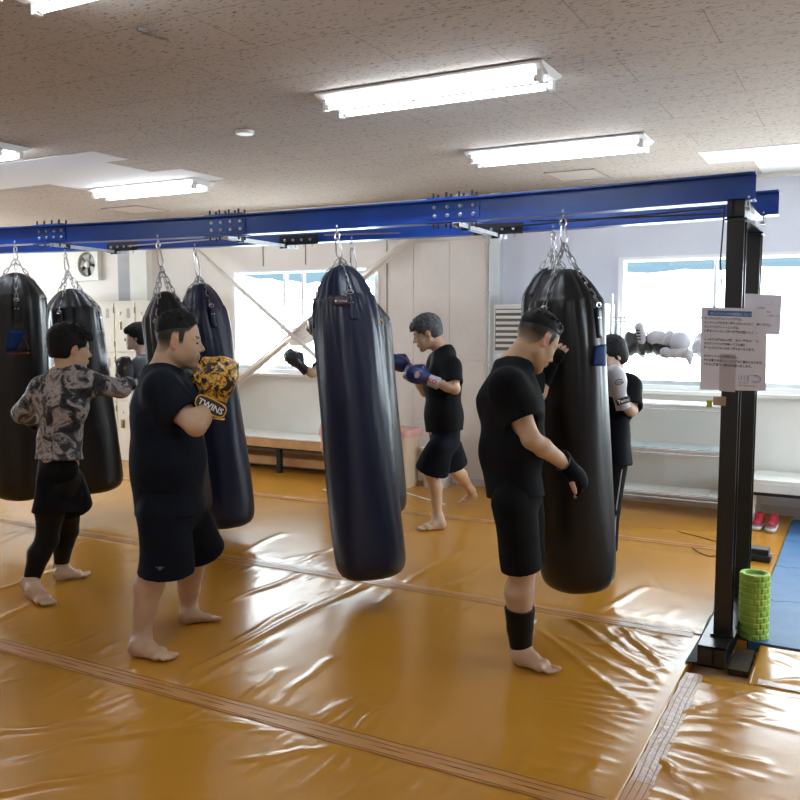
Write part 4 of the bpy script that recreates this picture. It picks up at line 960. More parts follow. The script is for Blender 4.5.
# ================================================================== PUNCHING BAGS
def chain(b, a, c, n, w=.016, r=.0034):
    a = Vector(a); c = Vector(c); d = (c-a)/n; L = d.length; R = rot_to(d)
    for k in range(n):
        o = a+d*(k+.5); ax = R.col[0] if k % 2 else R.col[1]; ax2 = R.col[2]; pts = []
        for q in range(12):
            t_ = 2*PI*q/12; pts.append(o+ax*math.cos(t_)*w*.62+ax2*(math.sin(t_)*w*.5+math.copysign(max(0, L*.62-w*.5), math.sin(t_))*(1 if abs(math.sin(t_)) > .3 else .6)))
        b.tube(pts, r, 5, closed=True)
def punch_bag(piv, bot, r, Ltop, mat, label, seed, prof='dome', yaw=.3, extra=None):
    """piv: eye bolt on the beam; bot: centre of the bag's bottom; Ltop: distance from pivot to the leather top"""
    piv = Vector(piv); bot = Vector(bot); ax = (bot-piv); L = ax.length; R = rot_to(-ax, (math.cos(yaw), math.sin(yaw), 0))  # local z up along the bag
    e = empty('punching_bag', piv, label, 'punching bag', 'hanging leather punching bags')
    Hb = L-Ltop; rg = np.random.default_rng(seed)
    def W(x, y, z): return bot+R @ Vector((x, y, z))
    if prof == 'dome': P = [(0, .0), (.55, .004), (.80, .018), (.93, .05), (.985, .10), (1.0, .2), (.99, Hb*.5), (.975, Hb*.72), (.965, Hb-.28), (.955, Hb-.20), (.93, Hb-.165), (.90, Hb-.15), (.80, Hb-.115), (.60, Hb-.06), (.38, Hb-.02), (.2, Hb), (0, Hb+.002)]
    else: P = [(0, .0), (.55, .004), (.80, .018), (.93, .05), (.985, .10), (1.0, .2), (1.0, Hb*.5), (.99, Hb*.72), (.975, Hb-.36), (.93, Hb-.27), (.86, Hb-.20), (.72, Hb-.12), (.50, Hb-.05), (.28, Hb-.01), (.15, Hb), (0, Hb+.004)]
    zs = [p[1] for p in P]; n = 150; na = 112; seam_z = (Hb-.16 if prof == 'dome' else Hb-.20)
    # arc-length resample
    S = [0]
    for i in range(1, len(P)): S.append(S[-1]+math.hypot((P[i][0]-P[i-1][0])*r, P[i][1]-P[i-1][1]))
    s = np.linspace(0, S[-1], n); rr = np.interp(s, S, [p[0]*r for p in P]); zz_ = np.interp(s, S, zs)
    k5 = np.ones(7)/7; rr2 = np.convolve(np.pad(rr, 3, 'edge'), k5, 'valid'); zz2 = np.convolve(np.pad(zz_, 3, 'edge'), k5, 'valid'); rr2[0] = rr2[-1] = 0
    a = np.linspace(0, 2*PI, na, endpoint=False)
    A, Zg = np.meshgrid(a, zz2); Rg, _ = np.meshgrid(rr2, a, indexing='ij')
    amp = np.clip((Zg-(Hb-.75))/.5, 0, 1)**1.5
    fold = sum(w_*(1-np.abs(np.sin(A*m_/2+ph+.25*np.sin(Zg*5+ph)))**.5)*1.6 for m_, ph, w_ in ((5, rg.uniform(0, 6), .5), (9, rg.uniform(0, 6), .35), (14, rg.uniform(0, 6), .2)))
    below = np.clip((seam_z-Zg)/.02, 0, 1)
    fall = np.exp(-np.maximum(seam_z-Zg, 0)/.24)
    dR = -.048*fold*fall*below*(Rg/r)+.012*fall*below - .026*fold*(1-below)*np.clip(Rg/r, 0, 1)
    dR += .007*np.exp(-((Zg-seam_z)/.010)**2)                       # welt at the shoulder seam
    dR += .004*np.sin(A*3+Zg*2.3+seed)*np.clip(Zg/.3, 0, 1)+.003*np.sin(A*5-Zg*5+seed)
    dR += -.006*np.clip(np.sin(A*2+seed*1.3)*1.2, 0, 1)*np.exp(-((Zg-Hb*.45)/.35)**2)
    Rf = np.maximum(Rg+dR*np.clip(Rg/.03, 0, 1), 0)
    X = Rf*np.cos(A); Yg = Rf*np.sin(A); Vv = np.stack([X, Yg, Zg], -1).reshape(-1, 3)
    V = [tuple(bot+R @ Vector(v)) for v in Vv]
    b = MB(); b.add(V, [(i*na+k, i*na+(k+1) % na, (i+1)*na+(k+1) % na, (i+1)*na+k) for i in range(n-1) for k in range(na)])
    body = b.build('leather_body', mat, e, smooth=True, angle=80)
    # hardware
    top = W(0, 0, Hb); rb = piv+(-ax).normalized()*-.10
    b = MB(); b.tube([piv+Vector((0, 0, .035)), piv+Vector((0, 0, -.01))], .007, 8)
    b.tube([piv+Vector((.016*math.cos(t_), 0, -.03+.022*math.sin(t_))) for t_ in np.linspace(0, 2*PI, 14, endpoint=False)], .005, 6, closed=True); b.build('eye_bolt', M['chain_bright'], e, smooth=True)
    cb = piv-Vector((0, 0, .045)); ce = piv+ax.normalized()*(Ltop-.045 if prof == 'cone' else max(.105, Ltop*.52))
    b = MB(); d = (ce-cb); side = (RT-d.normalized()*RT.dot(d.normalized())).normalized()
    b.tube([cb+d*.5+side*(.017*math.cos(t_)*(1.15 if math.sin(t_) < 0 else .8))+d*(-.5*math.sin(t_)*1.08) for t_ in np.linspace(0, 2*PI, 18, endpoint=False)], .0052, 6, closed=True); b.build('carabiner', M['chain_bright'], e, smooth=True)
    zr = Hb-.19
    for k in range(4):
        an = 2*PI*k/4+.2; b = MB(); rs = np.interp(zr, zz2, rr2)+.006
        att = W(rs*math.cos(an), rs*math.sin(an), zr); z1 = Hb-.045; r1 = np.interp(z1, zz2, rr2)*.9+.006
        mid = W(r1*math.cos(an), r1*math.sin(an), z1)
        n1 = max(3, int((mid-ce).length/.036)); n2 = max(3, int((att-mid).length/.036))
        chain(b, ce, mid, n1); chain(b, mid, att, n2); b.build('chain', M['chain'], e, smooth=True)
        # leather strap with a D ring
        out = R @ Vector((math.cos(an), math.sin(an), 0)); sd = R @ Vector((-math.sin(an), math.cos(an), 0)); dn = -(R @ Vector((0, 0, 1)))
        b = MB(); V = []
        for i in range(9):
            zz3 = zr-.02-.019*i; ro = np.interp(zz3, zz2, rr2)-.004
            for s_ in (-1, 1): V.append(W(0, 0, 0)+R @ Vector((ro*math.cos(an), ro*math.sin(an), zz3))+sd*(.022*s_)+out*.002)
        b.add(V, [(2*i, 2*i+1, 2*i+3, 2*i+2) for i in range(8)]); o = b.build('strap', mat, e, smooth=True); md = o.modifiers.new('t', 'SOLIDIFY'); md.thickness = .008; md.offset = 0
        b = MB(); b.tube([att+sd*(.018*math.cos(t_))+dn*(-.012*math.sin(t_)+.006) for t_ in np.linspace(0, 2*PI, 12, endpoint=False)], .003, 5, closed=True)
        for dz in (.07, ):
            for s_ in (-.010, .010): rv = R @ Vector((0, 0, 0)); zz3 = zr-dz; ro = np.interp(zz3, zz2, rr2)+.002; b.lathe([(.004, -.003), (.004, .003)], 8, W(ro*math.cos(an), ro*math.sin(an), zz3)+sd*s_, R=rot_to(out))
        b.build('ring', M['chain_bright'], e, smooth=True)
    e['_r'] = r
    return e, W, R, Hb
M['chain_bright'] = princ('bright_chain_steel', (.62, .62, .63), .28, 1.)
zp = ZB-.0
def piv(px, py, Y): p = ony(px, py, Y); return Vector((p.x, Y, zp+sag(p.x)-.005))
B1 = punch_bag(piv(15, 243, YF), (-5.70, 4.40, .26), .215, .20, M['bag_black'], 'black punching bag with a blue star emblem, cut by the left edge of the photo', 1, yaw=.7)
B2 = punch_bag(piv(65, 248, YR), (-5.66, 5.08, .19), .24, .30, M['bag_black'], 'black punching bag right behind the camouflage boxer, its chains tangled at the top', 2, yaw=.2)
B3 = punch_bag(piv(158, 239, YF), (-4.07, 4.47, .28), .17, .34, M['bag_black'], 'slim black punching bag behind the head of the heavy man, overlapping a navy one', 3, yaw=.1)
B4 = punch_bag(piv(195, 247, YR), (-4.13, 4.97, .085), .20, .26, M['bag_navy'], 'navy punching bag behind the gold boxing glove of the heavy man', 4, 'cone', yaw=.9)
B5 = punch_bag(piv(337, 232, YF), (-2.42, 4.16, .155), .206, .21, M['bag_navy'], 'large navy punching bag in the centre, swinging to the right, alone in front', 5, 'cone', yaw=.55)
B6 = punch_bag(piv(352, 240, YR), (-2.87, 5.0, .30), .21, .36, M['bag_black'], 'black punching bag with yellow piping, almost hidden behind the large navy one', 6, yaw=.3)
B7 = punch_bag(piv(563, 213, YF), (-1.285, 4.39, .205), .20, .27, M['bag_black'], 'black punching bag in front that the bowing man holds', 7, yaw=1.05)
B8 = punch_bag(piv(553, 225, YR), (-1.66, 5.06, .32), .19, .21, M['bag_black'], 'black punching bag half hidden behind the bag of the bowing man', 8, yaw=.2)
def on_bag(B, px, py):           # patch helper: surface point of the bag under a photo position
    e, W, R, Hb = B; r = e['_r']; o = W(0, 0, 0); ax = R.col[2]
    d = ray(px, py).normalized(); oc = CO-o; dp = d-ax*d.dot(ax); op = oc-ax*oc.dot(ax)
    A_ = dp.dot(dp); Bq = dp.dot(op); Cq = op.dot(op)-r*r; D = Bq*Bq-A_*Cq
    t_ = (-Bq-math.sqrt(max(D, 0)))/A_; p = CO+d*t_; n = (p-o)-ax*(p-o).dot(ax); n.normalize(); return p, n
def emblem(B, outline, mat, name, lift=.004, sub=6):
    b = MB(); c = (sum(p[0] for p in outline)/len(outline), sum(p[1] for p in outline)/len(outline)); V = []; n = len(outline)
    for k in range(n):
        for j in range(sub):
            a0 = outline[k]; a1 = outline[(k+1) % n]; q = (a0[0]+(a1[0]-a0[0])*j/sub, a0[1]+(a1[1]-a0[1])*j/sub)
            p, nn = on_bag(B, *q); V.append(p+nn*lift)
    N_ = len(V); rings = [V]
    for s_ in (.66, .33):
        rr = []
        for k in range(n):
            for j in range(sub):
                a0 = outline[k]; a1 = outline[(k+1) % n]; q = (a0[0]+(a1[0]-a0[0])*j/sub, a0[1]+(a1[1]-a0[1])*j/sub); q = (c[0]+(q[0]-c[0])*s_, c[1]+(q[1]-c[1])*s_); p, nn = on_bag(B, *q); rr.append(p+nn*lift)
        rings.append(rr)
    p, nn = on_bag(B, *c); VV = sum(rings, [])+[p+nn*lift]
    Fq = [(i*N_+k, i*N_+(k+1) % N_, (i+1)*N_+(k+1) % N_, (i+1)*N_+k) for i in range(2) for k in range(N_)]+[(2*N_+k, 2*N_+(k+1) % N_, 3*N_) for k in range(N_)]
    b.add(VV, Fq); o = b.build(name, mat, B[0], smooth=True); md = o.modifiers.new('t', 'SOLIDIFY'); md.thickness = .003; md.offset = 0; return o
M['emb_blue'] = princ('dark_blue_emblem', (.006, .028, .13), .65, spec=.15); M['emb_red'] = princ('dull_red_print', (.10, .01, .012), .5)
emblem(B1, [(8, 330), (26, 330), (24, 335), (16, 350), (6, 351)], M['emb_blue'], 'emblem'); emblem(B1, [(17, 350), (24, 336), (29, 349)], M['bag_black'], 'emblem_star', .006)
emblem(B1, [(22, 338), (27, 333), (26, 337)], M['emb_red'], 'emblem_tip', .006); emblem(B1, [(7, 353), (29, 352), (29, 354), (7, 355)], M['emb_red'], 'emblem_band', .005)
emblem(B7, [(595, 346), (605, 344), (605, 366), (592, 366)], M['emb_blue'], 'emblem')
emblem(B5, [(333, 296), (348, 295.5), (348.5, 305), (333.5, 306)], M['maroon'], 'label', .010)
p, n_ = on_bag(B5, 335, 302.5); textobj('label_text', '●TSUNG', .018, M['ink_white'], B5[0], p+n_*.014, face_R(n_), .0006)
for y in (318, 330):
    q = [on_bag(B6, 379+k*1.2, y+k*1.3+(k % 2)) for k in range(4)]; b = MB(); b.tube([p+n_*.006 for p, n_ in q], .006, 5); b.build('piping', M['yellow_pipe'], B6[0], smooth=True)
for B in (B1, B2, B3, B4, B5, B6, B7, B8): del B[0]['_r']

# ================================================================== PEOPLE
def U(v): v = Vector(v); return v.normalized()
SKIN_T = np.array((1., 1., 1.)); 
def frame(f, up=Vector((0, 0, 1))):
    f = U(f); s = U(Vector(up).cross(f)); u = f.cross(s); return f, s, u      # forward, left, up
DP = [1.0]
def head_sdf(V, c, f, s, u, S=1., jaw=1.):
    def p(a, b, d): return npv(c+f*(a*S*DP[0])+s*(b*S)+u*(d*S))
    R = np.array([list(f), list(s), list(u)]).T
    V.ell(p(-.008, 0, .034), R, np.array((.099*DP[0], .078, .088))*S, .02)
    V.ell(p(.030, 0, -.030), R, np.array((.064, .060*jaw, .080))*S, .03)
    for q in (-1, 1):
        V.cone(p(.0, .052*q*jaw, -.050), p(.072, .018*q, -.094), .019*S*jaw, .017*S, .025)
        V.cone(p(.060, .038*q, -.026), p(.058, .034*q, -.05), .023*S, .022*S*jaw, .025)
        V.cone(p(.082, .014*q, .020), p(.070, .044*q, .020), .013*S, .011*S, .015)
    V.cone(p(.076, 0, -.096), p(.08, 0, -.096), .019*S, .017*S, .02)
    V.cone(p(.088, 0, .012), p(.112, 0, -.024), .0075*S, .0115*S, .012)
    for q in (-1, 1): V.cone(p(.098, .012*q, -.031), p(.102, .011*q, -.030), .0085*S, .0075*S, .006)
    for q in (-1, 1): V.cone(p(.100, .024*q, .002), p(.092, .042*q, .001), .010*S, .008*S, .008, mode='s')
    for q in (-1, 1): V.cone(p(.078, .026*q, .001), p(.074, .038*q, .001), .0125*S, .0105*S, .006)
    V.cone(p(.096, -.020, -.0545), p(.096, .020, -.0545), .0065*S, .0065*S, .006); V.cone(p(.101, -.006, -.0535), p(.101, .006, -.0535), .0055*S, .0055*S, .005)
    V.cone(p(.095, -.016, -.0665), p(.095, .016, -.0665), .0075*S, .0075*S, .006)
    V.cone(p(.107, -.022, -.0605), p(.107, .022, -.0605), .0028*S, .0028*S, .003, mode='s')
    for q in (-1, 1):
        e1 = U(s*q+f*-.35); fr = U(f+s*q*.35); RR = np.array([list(fr), list(e1), list(u)]).T
        V.ell(p(-.010, .080*q, -.006), RR, np.array((.020, .0095, .033))*S, .006)
        V.ell(p(-.004, .089*q, -.002), RR, np.array((.010, .006, .018))*S, .004, 's')
def foot_sdf(V, ank, heel, toe, side, S=1.):
    """heel: underside of heel; toe: tip of the big toe on the floor; side: inner side direction"""
    h = Vector(heel); t = Vector(toe); d = t-h; L = min(d.length, .262); d.normalize(); h = t-d*L; s = Vector(side); s = U(s-d*s.dot(d)); up = d.cross(s)
    if up.z < 0: up = -up
    def p(a, b, c): return npv(h+d*(a*L)+s*(b*L)+up*(c*L))
    V.cone(p(.13, 0, .13), p(.16, 0, .125), .115*L, .12*L, .02)
    V.cone(p(.16, 0, .12), p(.66, .06, .085), .115*L, .085*L, .03); V.cone(p(.2, -.03, .09), p(.66, -.12, .065), .09*L, .065*L, .03)
    V.cone(npv(ank), p(.42, .04, .17), .17*L, .105*L, .035)
    V.cone(npv(ank), p(.18, 0, .18), .16*L, .12*L, .03)
    V.cone(p(.67, .07, .078), p(.64, -.12, .058), .078*L, .056*L, .02)
    tips = [(.945, .108, .050, .049), (.945, .030, .036, .0335), (.92, -.033, .034, .032), (.885, -.090, .033, .031), (.84, -.143, .032, .030)]
    for a, b, c, r in tips: V.cone(p(.70, b*.88, .055), p(a, b, c), r*.85*L, r*L, .0015)
def limb(V, pts, rad, k=.02):
    for i in range(len(pts)-1): V.cone(npv(pts[i]), npv(pts[i+1]), rad[i], rad[i+1], k)
def hair_vol(c, f, s, u, S, mat, parent, h=.006, style='short', amp=.004, seed=1, name='hair'):
    def p(a, b, d): return npv(c+f*(a*S*DP[0])+s*(b*S)+u*(d*S))
    V = Vol(npv(c)-.2*S, npv(c)+.2*S, h); R = np.array([list(f), list(s), list(u)]).T
    g = np.random.default_rng(seed)
    if style == 'crop':
        V.ell(p(-.014, 0, .057), R, np.array((.100*DP[0], .0755, .081))*S, .02); V.cone(p(.052, -.025, .104), p(.052, .025, .104), .018*S, .018*S, .03)
        cut = [((.086, 0, .055), (1, 0, -.25)), ((0, 0, .048), (.25, 0, -1))]
    elif style == 'thick':
        V.ell(p(-.016, 0, .052), R, np.array((.113, .090, .092))*S, .02); V.ell(p(-.05, 0, .0), R, np.array((.070, .080, .075))*S, .03); V.cone(p(.075, -.04, .075), p(.075, .04, .075), .03*S, .03*S, .03)
        cut = [((.10, 0, .03), (1, 0, -.4)), ((-.0, 0, .005), (.9, 0, -1))]
    elif style == 'bob':
        V.ell(p(-.014, 0, .045), R, np.array((.110, .091, .096))*S, .02); V.ell(p(-.045, 0, -.02), R, np.array((.075, .088, .08))*S, .03); V.cone(p(.078, -.04, .06), p(.078, .04, .06), .034*S, .034*S, .03)
        cut = [((.085, 0, .02), (1, 0, -.55)), ((-.02, 0, -.08), (.5, 0, -1))]
    for q in range(190):
        a = g.normal(size=3); a /= np.linalg.norm(a); a[2] = abs(a[2])*.9+.05
        b0 = p(a[0]*.098-.016, a[1]*.076, a[2]*.082+.048); dr = R@np.array((a[0]*.7+.35, a[1], a[2]*.8))
        if style == 'crop' and (a[2] < .55 or a[0] > .6): continue
        V.cone(b0, b0+dr*S*(.028 if style == 'thick' else .016), .008*S, .0035*S, .006)
    lo = npv(c)-.2*S; hi = npv(c)+.2*S
    # keep the face clear
    sl, P = V.block(lo, hi); Q = (P-npv(c))@R/S/np.array((DP[0], 1, 1))
    face = np.minimum.reduce([Q[..., 0]-(.062 if style != 'crop' else .052), (.050 if style == 'thick' else .068 if style == 'crop' else .030)-Q[..., 2]+.0*Q[..., 0]])   # >0 inside the face region
    V.f[sl] = np.maximum(V.f[sl], face*S)
    ear = (-.035-Q[..., 0]*-1)  # in front of the ear line
    if style == 'crop': low = (np.maximum(np.interp(Q[..., 0], GA, GU)+.006, .02)-Q[..., 2])
    elif style == 'thick': low = np.where(Q[..., 0] > -.02, .008-Q[..., 2]+.0*Q[..., 0], -.055-Q[..., 2])
    else: low = np.where(Q[..., 0] > .02, -.005-Q[..., 2], -.075-Q[..., 2])
    V.f[sl] = np.maximum(V.f[sl], low*S)
    return V.mesh(name, mat, parent, smooth_it=1)
GA = [-.2, -.11, -.05, -.028, -.020, .008, .013, .028, .035, .055, .075, .2]; GU = [-.06, -.06, -.055, -.028, .034, .034, -.012, -.006, .040, .050, .076, .09]
def head_tint(c, f, s, u, S, buzz=True, grey=False, lips=(.80, .50, .48)):
    R = np.array([list(f), list(s), list(u)]).T; c = npv(c)
    def fn(Vx):
        Q = (Vx-c)@R/S/np.array((DP[0], 1, 1)); T = np.ones((len(Vx), 3), np.float32)
        near = np.linalg.norm(Q, axis=1) < .16
        gl_ = np.clip((Q[:, 2]-np.interp(Q[:, 0], GA, GU)+.003*np.sin(Q[:, 0]*500)*np.sin(Q[:, 1]*430))/.010, 0, 1)*near*np.clip((.0835-np.abs(Q[:, 1]))/.003, 0, 1)
        sc0 = near & (Q[:, 2] > -.055+np.maximum(Q[:, 0], 0)*.9) & (np.abs(Q[:, 1]) < .0825) & (Q[:, 0] < .074) & ~((Q[:, 0] > -.03) & (Q[:, 2] < .012)) & ~((Q[:, 0] > .035) & (Q[:, 2] < .055) & (np.abs(Q[:, 1]) < .066)) 
        if buzz: w = (np.clip((Q[:, 2]+.075)/.085, 0, 1)*gl_)[:, None]; T = 1-w*(1-np.array((.05, .062, .075))*(2 if grey else 1))
        lp = near & (Q[:, 0] > .088) & (np.abs(Q[:, 2]+.060) < .012) & (np.abs(Q[:, 1]) < .022); T[lp] = lips
        er = near & (np.abs(Q[:, 1]) > .0825) & (np.abs(Q[:, 2]) < .04); T[er] = (1.05, .80, .76)
        bw = near & (Q[:, 0] > .065) & (np.abs(Q[:, 2]-.026) < .0055) & (np.abs(Q[:, 1]) > .012) & (np.abs(Q[:, 1]) < .045); T[bw] = (.22, .20, .20)
        ey = near & (Q[:, 0] > .07) & (np.abs(Q[:, 2]-.001) < .0032) & (np.abs(Q[:, 1]) > .016) & (np.abs(Q[:, 1]) < .042); T[ey] = (.25, .22, .22)
        return T
    return fn
def nails_tint(base, tips):
    def fn(Vx):
        T = base(Vx)
        for p, r in tips:
            d = np.linalg.norm(Vx-npv(p), axis=1) < r; T[d] = T[d]*np.array((.95, .78, .74))
        return T
    return fn
def boxing_glove(name, parent, wrist, knuck, back, thumb, mat, cuffmat, S=1., h=.006, pipe=None, squat=1.):
    """wrist -> knuck gives the long axis; back = direction of the back of the hand; thumb = side of the thumb"""
    w = Vector(wrist); d = U(Vector(knuck)-w); n = Vector(back); n = U(n-d*n.dot(d)); t = d.cross(n); t = t if t.dot(Vector(thumb)) > 0 else -t
    R = np.array([list(d), list(n), list(t)]).T
    def p(a, b, c): return npv(w+d*(a*S*squat)+n*(b*S)+t*(c*S))
    c0 = p(.11, 0, 0); V = Vol(c0-.17*S, c0+.17*S, h)
    V.ell(p(.135, .008, -.004), R, np.array((.078, .052, .066))*S, .02); V.ell(p(.165, -.022, -.004), R, np.array((.052, .050, .060))*S, .03)
    V.cone(p(.03, 0, 0), p(.10, .004, 0), .045*S, .054*S, .03, u=n, sc=.85)
    V.cone(p(.205, -.03, -.045), p(.205, -.03, .04), .012*S, .012*S, .03)
    V.cone(p(.06, -.015, .045), p(.105, -.028, .068), .024*S, .026*S, .012); V.cone(p(.105, -.028, .068), p(.155, -.040, .052), .026*S, .022*S, .01)
    o = V.mesh(name, mat, parent)
    V = Vol(p(-.03, 0, 0)-.13*S, p(-.03, 0, 0)+.13*S, h)
    V.cone(p(-.06, 0, 0), p(.045, 0, 0), .047*S, .044*S, .01, u=n, sc=.88, flat=2)
    V.cone(p(-.07, 0, 0), p(-.02, 0, 0), .036*S, .030*S, .004, u=n, sc=.88, mode='s')
    cf = V.mesh('cuff', cuffmat, o)
    if pipe:
        b = MB(); a_ = -.058
        for a_, rr in ((-.058, .0465), (.046, .0455)):
            b.tube([p(a_, rr*.88*math.cos(q), rr*math.sin(q)) for q in np.linspace(0, 2*PI, 28, endpoint=False)], .0035*S, 6, closed=True)
        b.build('piping', pipe, o, smooth=True)
    return o, p, (d, n, t)

def person(label, K, ff, hf, hup=None, g=1., h=.008, S=1., skin='skin', shirt=None, shorts=None, hair=('short', 'hair'), torso=None, legs=None, arms=1., buzz=True, feet=True, extra=None, head_c=None, jaw=1., base=None, calf=None):
    """K: joints in world space. ff facing of the trunk, hf facing of the head."""
    c = Vector(K['head']); pel = Vector(K['pelvis']); base = base or Vector((pel.x, pel.y, 0))
    root = empty('person', base, label, 'person')
    ff = U(ff); lat = Vector((0, 0, 1)).cross(ff); lat = U(lat)
    f, s, u = frame(hf, hup or Vector((0, 0, 1)))
    pts = [Vector(v) for v in K.values()]
    lo = npv([min(p[i] for p in pts) for i in range(3)])-.24; hi = npv([max(p[i] for p in pts) for i in range(3)])+.24; lo[2] = max(lo[2], -.02)
    V = Vol(lo, hi, h)
    T = torso or dict(pel=.105, belly=.10, chest=.115, up=.095, wide=1.45)
    wv = lat; wide = T['wide']
    V.cone(npv(K['pelvis']), npv(K['belly']), T['pel'], T['belly'], .04, u=wv, sc=wide); V.cone(npv(K['belly']), npv(K['chest']), T['belly'], T['chest'], .04, u=wv, sc=wide)
    V.cone(npv(K['chest']), npv(K['neck']-Vector((0, 0, .05))), T['chest'], T['up']*.7, .04, u=wv, sc=wide)
    A = .048*arms
    for q in 'LR':
        V.cone(npv(K['neck']-Vector((0, 0, .03))), npv(K['sh'+q]), .05*g, A*1.15, .04)
        limb(V, [K['sh'+q], (K['sh'+q]*.45+K['el'+q]*.55), K['el'+q]], [A*1.18, A, A*.84], .02)
        mid = K['el'+q].lerp(K['wr'+q], .3); limb(V, [K['el'+q], mid, K['wr'+q]], [A*.84, A*.86, A*.58], .015)
        fist = K.get('fist'+q)
        if fist is not None: V.cone(npv(K['wr'+q]), npv(fist), A*.56, .032, .01); 
    V.cone(npv(K['neck']-Vector((0, 0, .04))), npv(c-f*.028*S-u*.055*S), .062*g, .054*g*S, .025)
    head_sdf(V, c, f, s, u, S, jaw)
    Lg = legs or (.082, .056, .060, .036)
    for q in 'LR':
        kn, an = K['kn'+q], K['an'+q]; hp = K['hip'+q]
        back = -ff*.018
        limb(V, [hp, hp.lerp(kn, .5), kn], [Lg[0]*.97, Lg[0]*.90, Lg[1]], .03)
        cf_ = kn.lerp(an, .3)+back
        limb(V, [kn, cf_, kn.lerp(an, .62)+back*.5, an], [Lg[1], Lg[2], Lg[2]*.78, Lg[3]], .02)
        if 'heel'+q in K: foot_sdf(V, K['an'+q], K['heel'+q], K['toe'+q], lat*(-1 if q == 'L' else 1))
    if extra: extra(V)
    tint = head_tint(c, f, s, u, S, buzz)
    tips = []
    V.mesh('body', M[skin], root, tint=tint, wob=.38)
    # eyes
    for q in (-1, 1):
        b = MB(); cc = c+f*(.0815*S)+s*(.032*q*S)+u*(.001*S)
        b.lathe([(0, -.006), (.0045, -.0045), (.006, 0), (.0045, .0045), (0, .006)], 10, cc, R=rot_to(f)); b.build('eye', M['glove_black'], root, smooth=True)
    if hair: hair_vol(c, f, s, u, S, M[hair[1]], root, h=min(h, .006), style=hair[0], seed=len(label))
    # shirt
    if shirt:
        m_, loose, hem, sleeve = shirt['mat'], shirt.get('loose', .018), shirt['hem'], shirt['sleeve']
        fo = foldfn(shirt.get('amp', .007), shirt.get('fr', 22), len(label))
        lo2 = lo.copy(); hi2 = hi.copy(); V = Vol(lo2, hi2, h)
        hemv = Vector(hem); dn = U(hemv-K['belly'])
        V.cone(npv(K['belly']), npv(hem), T['belly']+loose, T['pel']+loose+shirt.get('flare', .012), .05, u=wv, sc=wide, flat=True, fold=fo)
        V.cone(npv(K['belly']), npv(K['chest']), T['belly']+loose, T['chest']+loose, .05, u=wv, sc=wide, fold=fo)
        V.cone(npv(K['chest']), npv(K['neck']-Vector((0, 0, .05))), T['chest']+loose, T['up']*.7+loose, .05, u=wv, sc=wide, fold=fo)
        for q in 'LR':
            V.cone(npv(K['neck']-Vector((0, 0, .035))), npv(K['sh'+q]), .052*g+loose*.6, A*1.2+loose, .05, fold=fo)
            if sleeve == 'long':
                V.cone(npv(K['sh'+q]), npv(K['el'+q]), A*1.15+loose, A*.95+loose*.7, .05, fold=fo); V.cone(npv(K['el'+q]), npv(K['wr'+q]), A*.95+loose*.7, A*.7+loose*.5, .02, flat=True, fold=fo)
            else:
                e_ = K['sh'+q].lerp(K['el'+q], sleeve); V.cone(npv(K['sh'+q]), npv(e_), A*1.12+loose, A*1.05+loose*1.3, .06, flat=True, fold=fo)
                e2 = K['sh'+q].lerp(K['el'+q], sleeve+.08); V.cone(npv(K['sh'+q].lerp(K['el'+q], sleeve-.2)), npv(e2), A*.9, A*1.05+loose*1.3-.008, .003, mode='s')
        # hollow hem and neckline
        V.cone(npv(hemv-dn*.10), npv(hemv+dn*.03), T['pel']*.8, T['pel']+loose*.6, .004, u=wv, sc=wide, mode='s')
        nk = K['neck']; ndir = U(c-f*.03-nk); V.cone(npv(nk-ndir*.01+f*.0), npv(nk+ndir*.16), .058*g+.008, .085*g, .01, mode='s')
        if shirt.get('vneck'): V.cone(npv(nk+ff*.05), npv(nk+ff*.10-Vector((0, 0, .06))), .03, .02, .02, mode='s')
        V.mesh('shirt', m_, root)
    if shorts:
        fo = foldfn(shorts.get('amp', .006), 20, len(label)+3); V = Vol(lo, hi, h); lo_ = shorts.get('loose', .02)
        wz = Vector(shorts['waist']); V.cone(npv(wz), npv(K['pelvis']), T['belly']+.003, T['pel']+.009, .04, u=wv, sc=wide, flat=0, fold=fo); V.plane(npv(wz), npv(U(wz-K['pelvis'])), lo, hi)
        for q in 'LR':
            hm = Vector(shorts['hem'+q]); hp = K['hip'+q]; rh = shorts['r']
            V.cone(npv(hp), npv(hm), Lg[0]*.97+.012, rh, .035, flat=True, fold=fo, u=ff if shorts.get('fw') else None, sc=shorts.get('fw', 1))
            V.cone(npv(hm.lerp(hp, .25)), npv(hm+(hm-hp)*.05), rh*.6, rh-.010, .003, mode='s', u=ff if shorts.get('fw') else None, sc=shorts.get('fw', 1))
        V.mesh('shorts', shorts['mat'], root)
    return root, dict(f=f, s=s, u=u, lat=lat, ff=ff, V=V, h=h)
def hips(K, lat, w=.09):
    for q, sg in (('L', 1), ('R', -1)):
        if 'hip'+q not in K: K['hip'+q] = K['pelvis']+lat*(w*sg)
def latof(ff): return U(Vector((0, 0, 1)).cross(U(ff)))
Zv = Vector((0, 0, 1))

